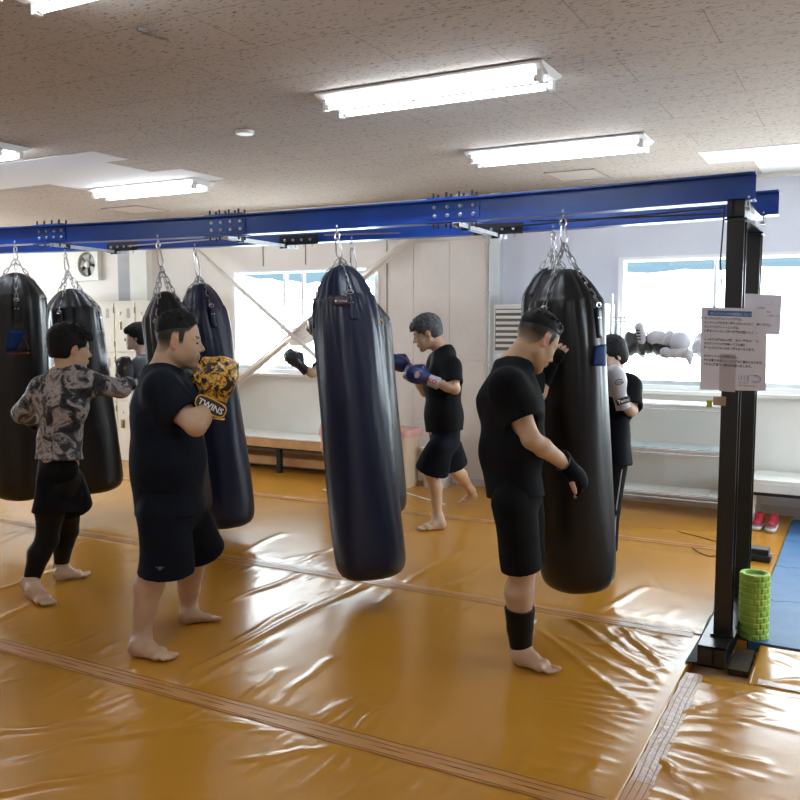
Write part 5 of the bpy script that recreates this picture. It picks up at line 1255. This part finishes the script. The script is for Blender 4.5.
# ---- heavy man with gold gloves (facing right)
d = 4.30; ff = head(40)
DP[0] = .92
K = dict(head=at(178.5, 341.5, d), neck=at(162, 370, d), chest=at(167, 412, d), belly=at(168, 462, d), pelvis=at(169, 505, d),
    shR=at(160, 392, d-.155), shL=at(178, 388, d+.16), elR=at(196, 426, d-.24), wrR=at(211, 400, d-.16), elL=at(200, 422, d+.22), wrL=at(205, 401, d+.06),
    knR=at(157, 562, 4.24), anR=at(141, 639, 4.24), knL=at(194, 556, 4.62), anL=at(189, 609, 4.68))
K['fistR'] = at(215, 385, d-.13); K['fistL'] = at(207, 385, d+.09)
K['hipR'] = at(165, 515, d-.11); K['hipL'] = at(183, 513, d+.12)
K['heelR'] = onz(128, 653, .012); K['toeR'] = onz(176, 660, .012); K['heelL'] = onz(179, 623, .012); K['toeL'] = onz(222, 619, .012)
r1, I1 = person('heavy-set man in black T-shirt and shorts facing right, with gold and black boxing gloves', K, ff, head(36)+Vector((0, 0, -.10)), g=1.2, h=.0055, S=1.16, jaw=1.14, arms=1.22,
    torso=dict(pel=.150, belly=.168, chest=.150, up=.13, wide=1.22), legs=(.105, .070, .071, .042), hair=('crop', 'hair'),
    shirt=dict(mat=M['cloth_navy'], hem=at(169, 514, d), sleeve=.70, loose=.016, flare=.004), shorts=dict(mat=M['cloth_navy'], waist=at(170, 490, d), hemR=at(165, 572, 4.24), hemL=at(198, 551, 4.56), r=.132, fw=1.05, loose=.018))
gl, gp, (gd, gn, gt) = boxing_glove('boxing_glove', r1, at(214, 405, d-.155), at(223, 356, d-.16), -FW, -RT, M['glove_gold'], M['maroon'], S=1.27, h=.005, squat=.80, pipe=M['yellow_pipe'])
b = MB(); oc = Vector(gp(-.004, .050, 0)); R_ = Matrix((U(RT*1-UP*.5), U(UP*1+RT*.5), -FW)).transposed()
n_ = 20; pts = [oc+R_ @ Vector((.077*math.copysign(abs(math.cos(q))**.6, math.cos(q)), .034*math.copysign(abs(math.sin(q))**.6, math.sin(q)), -.004)) for q in np.linspace(0, 2*PI, n_, endpoint=False)]
b.poly(pts, R_ @ Vector((0, 0, .010))); st = b.build('strap', M['maroon'], gl, bev=.002)
b = MB(); b.tube([p_+R_ @ Vector((0, 0, .008)) for p_ in pts], .0035, 6, closed=True); b.build('strap_piping', M['yellow_pipe'], gl, smooth=True)
textobj('lettering', 'TWINS', .041, M['ink_white'], gl, oc+R_ @ Vector((-.063, -.014, .0075)), R_, .0008, bold=.0006)
boxing_glove('boxing_glove', r1, K['wrL'], at(216, 354, d+.07), RT*.5-FW*.3, -FW*.2-RT, M['glove_gold'], M['glove_black'], S=1.0, pipe=M['yellow_pipe'])
# small horned-head mark on the hem of the shorts
o = at(160, 568, 4.245-.150); R_ = face_R(-FW+Vector((0, 0, 0)), UP); b = MB()
P = [(-.028, .012), (-.022, .006), (-.010, .006), (-.006, .010), (.006, .010), (.010, .006), (.022, .006), (.028, .012), (.020, -.001), (.012, -.002), (.005, -.014), (-.005, -.014), (-.012, -.002), (-.020, -.001)]
b.poly([o+R_ @ Vector((x*.75, y*.75, 0)) for x, y in P], R_ @ Vector((0, 0, .004))); b.build('emblem', princ('grey_print', (.12, .13, .15), .6), r1)

# ---- man in the camouflage long-sleeve (back turned)
DP[0] = 1.0
d = 5.10; ff = head(82)
K = dict(head=at(70, 349, d+.02), neck=at(67, 367, d), chest=at(64, 404, d), belly=at(60, 440, d), pelvis=at(59, 468, d),
    shL=at(42, 388, d+.04), shR=at(87, 383, d-.02), elL=at(22, 413, d+.10), wrL=at(38, 422, d+.32), elR=at(121, 389, d+.10), wrR=at(129, 382, d+.30),
    knL=at(47, 540, 5.12), anL=at(30, 583, 5.12), knR=at(68, 530, 5.38), anR=at(61, 566, 5.46))
K['fistL'] = at(46, 415, d+.40); K['fistR'] = at(127, 374, d+.32); K['hipL'] = at(53, 480, d); K['hipR'] = at(67, 480, d+.05)
K['heelL'] = onz(17, 596, .06); K['heelL'] = at(18, 591, 5.16); K['toeL'] = onz(52, 606, .012); K['heelR'] = onz(53, 580, .012); K['toeR'] = onz(92, 575, .012)
r2, I2 = person('man in grey marbled top and black tights, his back turned, punching right', K, ff, head(72)+Vector((0, 0, -.12)), g=1., h=.0075, S=1.12, arms=.98,
    torso=dict(pel=.098, belly=.090, chest=.100, up=.10, wide=1.42), legs=(.082, .055, .056, .038), hair=('thick', 'hair'),
    shirt=dict(mat=M['camo'], hem=at(60, 459, d), sleeve='long', loose=.012, amp=.006, fr=26), shorts=dict(mat=M['cloth_black'], waist=at(60, 452, d), hemL=at(54, 511, 5.12), hemR=at(72, 508, 5.25), r=.110, fw=1.12))
pp = [npv(v) for v in K.values()]; V = Vol(np.min(pp, 0)-.2, np.max(pp, 0)+np.array((.2, .2, -.5)), .008); Lr = (.086, .064, .065, .046)
for q in 'LR':
    kn, an, hp = K['kn'+q], K['an'+q], K['hip'+q]; cf_ = kn.lerp(an, .3)-ff*.018
    limb(V, [hp, hp.lerp(kn, .5), kn], [Lr[0]*1.0, Lr[0]*.93, Lr[1]], .035); limb(V, [kn, cf_], [Lr[1], Lr[2]], .02); V.cone(npv(cf_), npv(kn.lerp(an, .92)), Lr[2], Lr[3], .02, flat=True)
V.cone(npv(K['pelvis']), npv(K['pelvis']-Zv*.12), .085, .080, .04, u=I2['lat'], sc=1.4); V.mesh('tights', M['tights'], r2)
boxing_glove('boxing_glove', r2, K['wrR'], at(122, 362, d+.34), -FW, -RT, M['glove_black'], M['glove_black'], S=.80, h=.007)
boxing_glove('boxing_glove', r2, K['wrL'], at(52, 408, d+.45), -FW, RT, M['glove_black'], M['glove_black'], S=.95, h=.008)

# ---- grey-haired man with blue gloves (facing left)
d = 6.75; ff = head(216)
K = dict(head=at(427, 333, d), neck=at(444, 350, d), chest=at(443, 384, d), belly=at(443, 415, d), pelvis=at(445, 440, d),
    shL=at(451, 366, d-.17), shR=at(438, 362, d+.17), elL=at(455, 389, d-.26), wrL=at(432, 381, d-.24), elR=at(425, 392, d+.2), wrR=at(411, 369, d+.14),
    knL=at(431, 474, 6.72), anL=at(438, 518, 6.76), knR=at(453, 468, 7.1), anR=at(471, 491, 7.5))
K['fistL'] = at(423, 378, d-.24); K['fistR'] = at(405, 364, d+.1); K['hipL'] = at(440, 447, d-.10); K['hipR'] = at(449, 447, d+.10)
K['heelL'] = onz(446, 528, .012); K['toeL'] = onz(417, 530, .012); K['heelR'] = at(478, 497, 7.62); K['toeR'] = onz(457, 504, .012)
r3, I3 = person('grey-haired man in black T-shirt and long shorts facing left with blue boxing gloves', K, ff, head(206)+Vector((0, 0, -.42)), h=.008, S=1.08, arms=.98, buzz=True,
    torso=dict(pel=.112, belly=.125, chest=.118, up=.10, wide=1.30), legs=(.085, .052, .054, .034), hair=('thick', 'hair_grey'),
    shirt=dict(mat=M['cloth_black'], hem=at(444, 431, d), sleeve=.78, loose=.018), shorts=dict(mat=M['cloth_navy'], waist=at(444, 424, d), hemL=at(432, 470, 6.74), hemR=at(450, 464, 6.95), r=.120, fw=1.12))
gl, gp, (gd, gn, gt) = boxing_glove('boxing_glove', r3, K['wrL'], at(404, 370, d-.25), -FW, UP, M['glove_blue'], M['cuff_white'], S=1.0, h=.007)
R_ = Matrix((U(-gd), U((-FW).cross(-gd)), -FW)).transposed(); R_ = Matrix((U(-gd), U((-FW).cross(U(-gd))), U(-FW))).transposed()
textobj('lettering', 'KO', .05, M['ink_red'], gl, Vector(gp(.040, .046, 0))-R_ @ Vector((0, .018, 0)), R_, .001, bold=.001)
oc = Vector(gp(.125, .056, 0)); b = MB(); b.poly([oc+R_ @ Vector((.020*math.cos(q), .026*math.sin(q), 0)) for q in np.linspace(0, 2*PI, 20, endpoint=False)], R_ @ Vector((0, 0, .006))); b.build('oval_badge', M['cuff_white'], gl)
b = MB(); b.tube([oc+R_ @ Vector((.013*math.cos(q), .018*math.sin(q), .006)) for q in np.linspace(0, 2*PI, 16, endpoint=False)], .002, 5, closed=True); b.build('badge_ring', M['ink_red'], gl)
boxing_glove('boxing_glove', r3, K['wrR'], at(393, 360, d+.02), -FW, UP, M['glove_blue'], M['cuff_white'], S=.92, h=.007)

# ---- bowing man holding the front bag
d = 4.02; ff = head(50)
K = dict(head=at(536, 341, d), neck=at(512, 359, d), chest=at(509, 400, d), belly=at(512, 450, d), pelvis=at(516, 490, d),
    shR=at(507, 385, d-.15), shL=at(529, 380, d+.19), elR=at(531, 439, d-.18), wrR=at(568, 466, d-.06), elL=at(533, 402, d+.22), wrL=at(549, 370, d+.22),
    knR=at(523, 566, 4.00), anR=at(521, 650, 4.09), knL=at(528, 556, 4.25), anL=at(523, 630, 4.30))
K['hipR'] = at(513, 505, d-.10); K['hipL'] = at(522, 503, d+.11)
K['heelR'] = onz(513, 661, .012); K['toeR'] = onz(559, 674, .012); K['heelL'] = onz(519, 640, .012); K['toeL'] = onz(530, 622, .012)
def hand(V, wr, dirn, back, thumbside, S=1., curl=.5, spread=.2, A=.024):
    dr = U(dirn); n = Vector(back); n = U(n-dr*n.dot(dr)); t = dr.cross(n); t = t if t.dot(Vector(thumbside)) > 0 else -t; w = Vector(wr)
    def p(a, b_, c): return w+dr*(a*S)+n*(b_*S)+t*(c*S)
    V.cone(npv(p(.0, 0, 0)), npv(p(.05, 0, .012)), A, .026*S, .01, u=t, sc=1.3); V.cone(npv(p(.05, 0, .0)), npv(p(.085, .002, 0)), .018*S, .016*S, .01, u=t, sc=2.0)
    tips = []
    for k, (c, L) in enumerate(((.030, .070), (.010, .078), (-.011, .072), (-.030, .056))):
        a0 = p(.085, .004, c); d1 = U(dr-n*curl*.5+t*(c*spread*8)); d2 = U(dr-n*curl*1.3+t*(c*spread*6)); d3 = U(dr*.7-n*curl*1.9+t*(c*spread*5))
        a1 = a0+d1*L*.45*S; a2 = a1+d2*L*.32*S; a3 = a2+d3*L*.25*S
        limb(V, [a0, a1, a2, a3], [.0098*S, .0092*S, .0086*S, .0076*S], .004); tips.append((a0, a1, a2, a3))
    b0 = p(.028, -.004, .026); b1 = p(.058, -.012, .052); b2 = p(.085, -.018, .060); b3 = p(.104, -.024, .056)
    limb(V, [b0, b1, b2, b3], [.014*S, .012*S, .0105*S, .0085*S], .006); tips.append((b0, b1, b2, b3)); return tips
hL = (K['wrL'], U(at(563, 340, d+.24)-K['wrL']), -FW*.6-UP*.2-RT*.5, UP*.3-RT, 1.0, .45, .35)
hR = (K['wrR'], U(at(583, 487, d-.04)-K['wrR']), -FW*.4+RT*.8+UP*.4, -FW*.9+UP*.1, 1.05, 1.1, .05)
fing = {}
def ex4(V): fing['L'] = hand(V, *hL); fing['R'] = hand(V, *hR)
r4, I4 = person('man in black T-shirt and shorts bowing his head with both hands on the black bag', K, ff, U(head(55)*.82-Zv*.57), hup=Zv, g=1.0, h=.0053, S=1.08, jaw=1.0, arms=1.05, extra=ex4,
    torso=dict(pel=.100, belly=.112, chest=.112, up=.10, wide=1.36), legs=(.090, .062, .068, .044), hair=('crop', 'hair'),
    shirt=dict(mat=M['cloth_black'], hem=at(515, 496, d), sleeve=.62, loose=.015), shorts=dict(mat=M['cloth_black'], waist=at(514, 478, d), hemR=at(522, 568, 3.99), hemL=at(528, 560, 4.24), r=.092, fw=1.05))
V = Vol(npv(K['anR'])-.3, npv(K['knR'])+.3, .006); q1, q2 = K['knR'].lerp(K['anR'], .48), K['knR'].lerp(K['anR'], .97)
V.cone(npv(q1-ff*.012), npv(q1.lerp(q2, .5)-ff*.008), .073, .062, .01, flat=0); V.cone(npv(q1.lerp(q2, .5)-ff*.008), npv(q2), .062, .052, .01, flat=True); V.plane(npv(q1), npv(q1-q2), npv(q1)-.3, npv(q1)+.3); V.mesh('calf_sleeve', M['tights'], r4)
for q, (w_, dr_, bk_, th_) in (('L', hL[:4]), ('R', hR[:4])):
    dr_ = U(dr_); n = Vector(bk_); n = U(n-dr_*n.dot(dr_)); t = dr_.cross(n); t = t if t.dot(Vector(th_)) > 0 else -t; w = Vector(w_)
    V = Vol(npv(w)-.16, npv(w)+.16, .0055)
    V.cone(npv(w-(dr_*.045 if q == 'R' else U(K['wrL']-K['elL'])*.13)), npv(w+dr_*.02), .040, .036, .01, flat=0)
    if q == 'R': V.ell(npv(w+dr_*.07+n*.012), np.array([list(dr_), list(n), list(t)]).T, (.062, .034, .056), .02); V.cone(npv(w+dr_*.02+t*.008), npv(w+dr_*.06), .034, .033, .015, u=t, sc=1.25)
    V.cone(npv(w+dr_*.06), npv(w+dr_*.092), .026, .024, .012, u=t, sc=1.75)
    for a0, a1, a2, a3 in fing[q][:4]: V.cone(npv(a0), npv(a1), .0145, .0140, .006, flat=True); 
    if q == 'R':
        for a0, a1, a2, a3 in fing[q][:4]: V.cone(npv(a1), npv(a2), .0140, .013, .006)
    V.cone(npv(fing[q][4][0]), npv(fing[q][4][1]), .017, .0155, .008, flat=True)
    V.mesh('bag_glove', M['cloth_black'], r4)
b = MB(); p_ = K['wrR']-U(K['wrR']-K['elR'])*.035; dr_ = U(K['wrR']-K['elR']); Rr = rot_to(dr_)
b.tube([p_+Rr @ Vector((.0385*math.cos(q), .0385*math.sin(q), 0)) for q in np.linspace(0, 2*PI, 24, endpoint=False)], .0035, 6, closed=True); b.build('wrist_strap', princ('grey_strap', (.12, .12, .13), .5), r4, smooth=True)
o = at(507, 366.5, d-.085); R_ = face_R(-FW+UP*.6, UP); b = MB(); b.poly([o+R_ @ Vector((x*.009, y*.006, 0)) for x, y in ((-1, -1), (1, -.6), (1.1, .8), (-.6, 1))], R_ @ Vector((0, 0, .003))); b.build('collar_mark', M['cuff_white'], r4)

# ---- girl with white gloves behind the front black bag
d = 5.75; ff = head(232)
K = dict(head=at(611, 355, d), neck=at(613, 379, d), chest=at(611, 402, d), belly=at(609, 430, d), pelvis=at(607, 458, d),
    shL=at(630, 387, d-.05), shR=at(598, 388, d+.08), elL=at(632, 411, d-.17), wrL=at(621, 400, d-.24), elR=at(588, 412, d-.02), wrR=at(598, 395, d-.2),
    knL=at(613, 508, d+.0), anL=at(603, 556, d+.1), knR=at(598, 506, d+.05), anR=at(590, 552, d+.12))
K['fistL'] = at(618, 390, d-.25); K['fistR'] = at(600, 383, d-.25); K['hipL'] = at(613, 466, d-.02); K['hipR'] = at(600, 466, d+.04)
for q, (hx, tx) in (('L', ((614, 560), (592, 568))), ('R', ((592, 557), (578, 563)))):
    hh_ = onz(*hx, .012); K['heel'+q] = hh_; K['toe'+q] = hh_+head(232)*.235; K['an'+q] = Vector((hh_.x, hh_.y, .085))+head(232)*.045; K['kn'+q] = (K['hip'+q]+K['an'+q])*.5+head(232)*.03+head(-40)*.02
r5, I5 = person('dark-haired person in black T-shirt and striped trousers, white boxing gloves raised', K, ff, head(228)+Vector((0, 0, -.28)), h=.008, S=.98, skin='skin_pale', arms=.88, buzz=False,
    torso=dict(pel=.095, belly=.088, chest=.095, up=.09, wide=1.35), legs=(.078, .05, .05, .033), hair=('bob', 'hair'),
    shirt=dict(mat=M['cloth_black'], hem=at(608, 464, d), sleeve=.9, loose=.024, flare=.02))
V = Vol(npv(K['pelvis'])-np.array((.4, .4, .95)), npv(K['pelvis'])+np.array((.4, .4, .15)), .009)
V.cone(npv(K['belly']-Zv*.05), npv(K['pelvis']), .09, .105, .03, u=I5['lat'], sc=1.35)
for q in 'LR': limb(V, [K['hip'+q], K['kn'+q]], [.095, .072], .03); V.cone(npv(K['kn'+q]), npv(K['an'+q]), .072, .058, .02, flat=True)
tr_ = V.mesh('trousers', M['cloth_black'], r5)
for k in range(3):
    b = MB(); P = []
    for i in range(12):
        t_ = i/11; c0 = K['hipL'].lerp(K['knL'], t_*2) if t_ < .5 else K['knL'].lerp(K['anL'], t_*2-1); rr = .098-.038*t_
        if t_ > .5: rr = .074-.014*(t_*2-1)
        else: rr = .096-.022*t_*2
        a_ = I5['lat']*math.cos((k-1)*.22)+(-FW)*math.sin((k-1)*.22-.2); P.append(c0+a_*rr)
    b.tube(P, .004, 5); b.build('stripe', M['cuff_white'], tr_)
b = MB(); o = at(619, 463, d-.115); R_ = face_R(-FW, UP)
for k in range(3): b.box((-.018, -.002, 0), (.018, .002, .003), rot=R_, c=o-UP*(k*.009))
for k in range(3): b.box((-.004+.012*(k-1), .006, 0), (.004+.012*(k-1), .016+.004*(k == 1), .003), rot=R_, c=o)
b.build('emblem', M['cuff_white'], tr_)
gl, gp, (gd, gn, gt) = boxing_glove('boxing_glove', r5, K['wrL'], at(611, 366, d-.27), -FW, -RT, M['glove_white'], M['glove_white'], S=1.02, h=.007)
R_ = Matrix((U(RT+UP*.3), U(UP-RT*.3), U(-FW))).transposed(); oc = Vector(gp(.0, .044, 0))
b = MB(); b.box((-.045, -.020, -.006), (.045, .020, .004), rot=R_, c=oc); b.build('strap', M['maroon'], gl, bev=.003); textobj('lettering', 'Twins', .030, M['ink_white'], gl, oc+R_ @ Vector((-.036, -.009, .005)), R_, .001, bold=.0006)
oc = Vector(gp(.125, .064, -.005)); b = MB(); b.tube([oc+R_ @ Vector((.028*math.cos(q), .016*math.sin(q), 0)) for q in np.linspace(.5, 2*PI-.2, 20)], .0025, 5); b.build('logo_ring', M['maroon'], gl, smooth=True)
textobj('lettering', 'Twins', .016, M['maroon'], gl, oc+R_ @ Vector((-.018, -.005, 0)), R_, .001)
boxing_glove('boxing_glove', r5, K['wrR'], at(600, 362, d-.27), -FW, RT, M['glove_white'], M['glove_white'], S=.95, h=.008)

# ---- person hidden behind the large navy bag
d = 8.0; ff = head(210)
K = dict(head=at(327, 328, d), neck=at(334, 351, d), chest=at(334, 371, d), belly=at(334, 394, d), pelvis=at(334, 415, d),
    shL=at(331, 358, d-.16), shR=at(335, 357, d+.16), elL=at(312.5, 374, d-.25), wrL=at(303, 368, d-.26), elR=at(324, 362, d+.2), wrR=at(317, 338, d+.05),
    knL=at(326, 447, d-.05), anL=at(333, 485, 8.2), knR=at(342, 447, d+.25), anR=at(351, 482, 8.4))
K['fistL'] = at(299, 364, d-.27); K['fistR'] = at(315, 330, d+.02); K['hipL'] = at(332, 422, d-.08); K['hipR'] = at(337, 422, d+.1)
K['heelL'] = onz(343, 491, .012); K['toeL'] = onz(322, 491, .012); K['heelR'] = onz(360, 489, .012); K['toeR'] = onz(341, 487, .012)
r6, I6 = person('person in pale pink shorts, mostly hidden behind the large navy bag, dark glove held out', K, ff, head(200)+Vector((0, 0, -.1)), h=.010, S=1.0, arms=.9, hair=('thick', 'hair'),
    torso=dict(pel=.095, belly=.09, chest=.1, up=.09, wide=1.35), legs=(.08, .05, .052, .033),
    shirt=dict(mat=M['cloth_black'], hem=at(334, 404, d), sleeve=.75, loose=.02), shorts=dict(mat=M['cloth_pink'], waist=at(334, 400, d), hemL=at(329, 437, d-.05), hemR=at(339, 437, d+.15), r=.09, fw=1.1))
boxing_glove('boxing_glove', r6, K['wrL'], at(291, 356, d-.28), -FW, RT*.3+UP, M['glove_black'], M['glove_black'], S=.95, h=.008)
boxing_glove('boxing_glove', r6, K['wrR'], at(312, 314, d+.0), -FW, -RT*.3+UP, M['glove_black'], M['glove_black'], S=.9, h=.008)

# ---- woman in front of the lockers
d = 7.45; ff = head(205)
K = dict(head=at(137, 337, d), neck=at(143, 358, d), chest=at(144, 380, d), belly=at(144, 404, d), pelvis=at(144, 428, d),
    shL=at(141, 366, d-.15), shR=at(147, 366, d+.15), elL=at(146, 388, d-.2), wrL=at(139, 377, d-.18), elR=at(150, 392, d+.18), wrR=at(143, 405, d+.2),
    knL=at(142, 462, d), anL=at(144, 500, d), knR=at(148, 462, d+.1), anR=at(150, 498, d+.15))
K['fistL'] = at(134, 372, d-.18); K['fistR'] = at(140, 402, d+.2); K['hipL'] = at(142, 434, d-.08); K['hipR'] = at(147, 434, d+.08)
for q, hx in (('L', (168, 509)), ('R', (172, 505))):
    hh_ = onz(*hx, .012); K['heel'+q] = hh_; K['toe'+q] = hh_+ff*.235; K['an'+q] = Vector((hh_.x, hh_.y, .085))+ff*.045; K['kn'+q] = (K['hip'+q]+K['an'+q])*.5+ff*.03
r7, I7 = person('woman with dark fringe and grey vest standing by the lockers, looking left', K, ff, head(214)+Vector((0, 0, -.03)), h=.009, S=.93, skin='skin_pale', arms=.85, buzz=False,
    torso=dict(pel=.09, belly=.085, chest=.09, up=.085, wide=1.35), legs=(.075, .048, .05, .032), hair=('bob', 'hair'),
    shirt=dict(mat=M['cloth_grey'], hem=at(144, 432, d), sleeve=.9, loose=.02), shorts=dict(mat=M['cloth_black'], waist=at(144, 424, d), hemL=K['anL'].lerp(K['knL'], .05), hemR=K['anR'].lerp(K['knR'], .05), r=.07))
b = MB(); nk = K['neck']; Rr = rot_to(U(K['head']-nk)); b.lathe([(.062, -.02), (.068, .012), (.064, .03), (.058, .028), (.056, -.01)], 24, nk+Vector((0, 0, -.01)), R=Rr); b.build('collar', M['cloth_black'], r7, smooth=True)
boxing_glove('boxing_glove', r7, K['wrL'], at(121, 362, d-.2), -FW, UP, M['glove_blue'], M['glove_black'], S=.85, h=.008)
SKY, EXPO = 5.5, 1.58

# ================================================================== LIGHT
w = bpy.data.worlds.new('world'); bpy.context.scene.world = w; w.use_nodes = True
bg = w.node_tree.nodes['Background']; bg.inputs['Color'].default_value = (.86, .94, 1.0, 1); bg.inputs['Strength'].default_value = SKY
PW = [((W_[0]+W_[1])/2, YW+.22, (W_[2]+W_[3])/2, W_[1]-W_[0], W_[3]-W_[2], (-PI/2, 0, 0)) for W_ in (WL, WR)]+[(X1+.2, (ry0+ry1)/2, 1.6, ry1-ry0, 1.3, (PI/2, 0, PI/2)), (X0-.2, 5.3, 1.6, 3.6, 1.3, (PI/2, 0, -PI/2))]
for x_, y_, z_, w_, h_, r_o in PW:
    L = bpy.data.lights.new('window_portal', 'AREA'); L.shape = 'RECTANGLE'; L.size = w_; L.size_y = h_; L.cycles.is_portal = True
    o = bpy.data.objects.new('window_portal', L); C.objects.link(o); o.location = (x_, y_, z_); o.rotation_euler = r_o
sc = bpy.context.scene
sc.view_settings.view_transform = 'Standard'; sc.view_settings.look = 'None'; sc.view_settings.gamma = 1; sc.view_settings.use_curve_mapping = False
sc.view_settings.exposure = EXPO
sc.cycles.use_denoising = True; sc.cycles.max_bounces = 10; sc.cycles.diffuse_bounces = 6; sc.cycles.sample_clamp_indirect = 8; sc.cycles.transparent_max_bounces = 12
try: sc.cycles.denoiser = 'OPENIMAGEDENOISE'
except Exception: pass
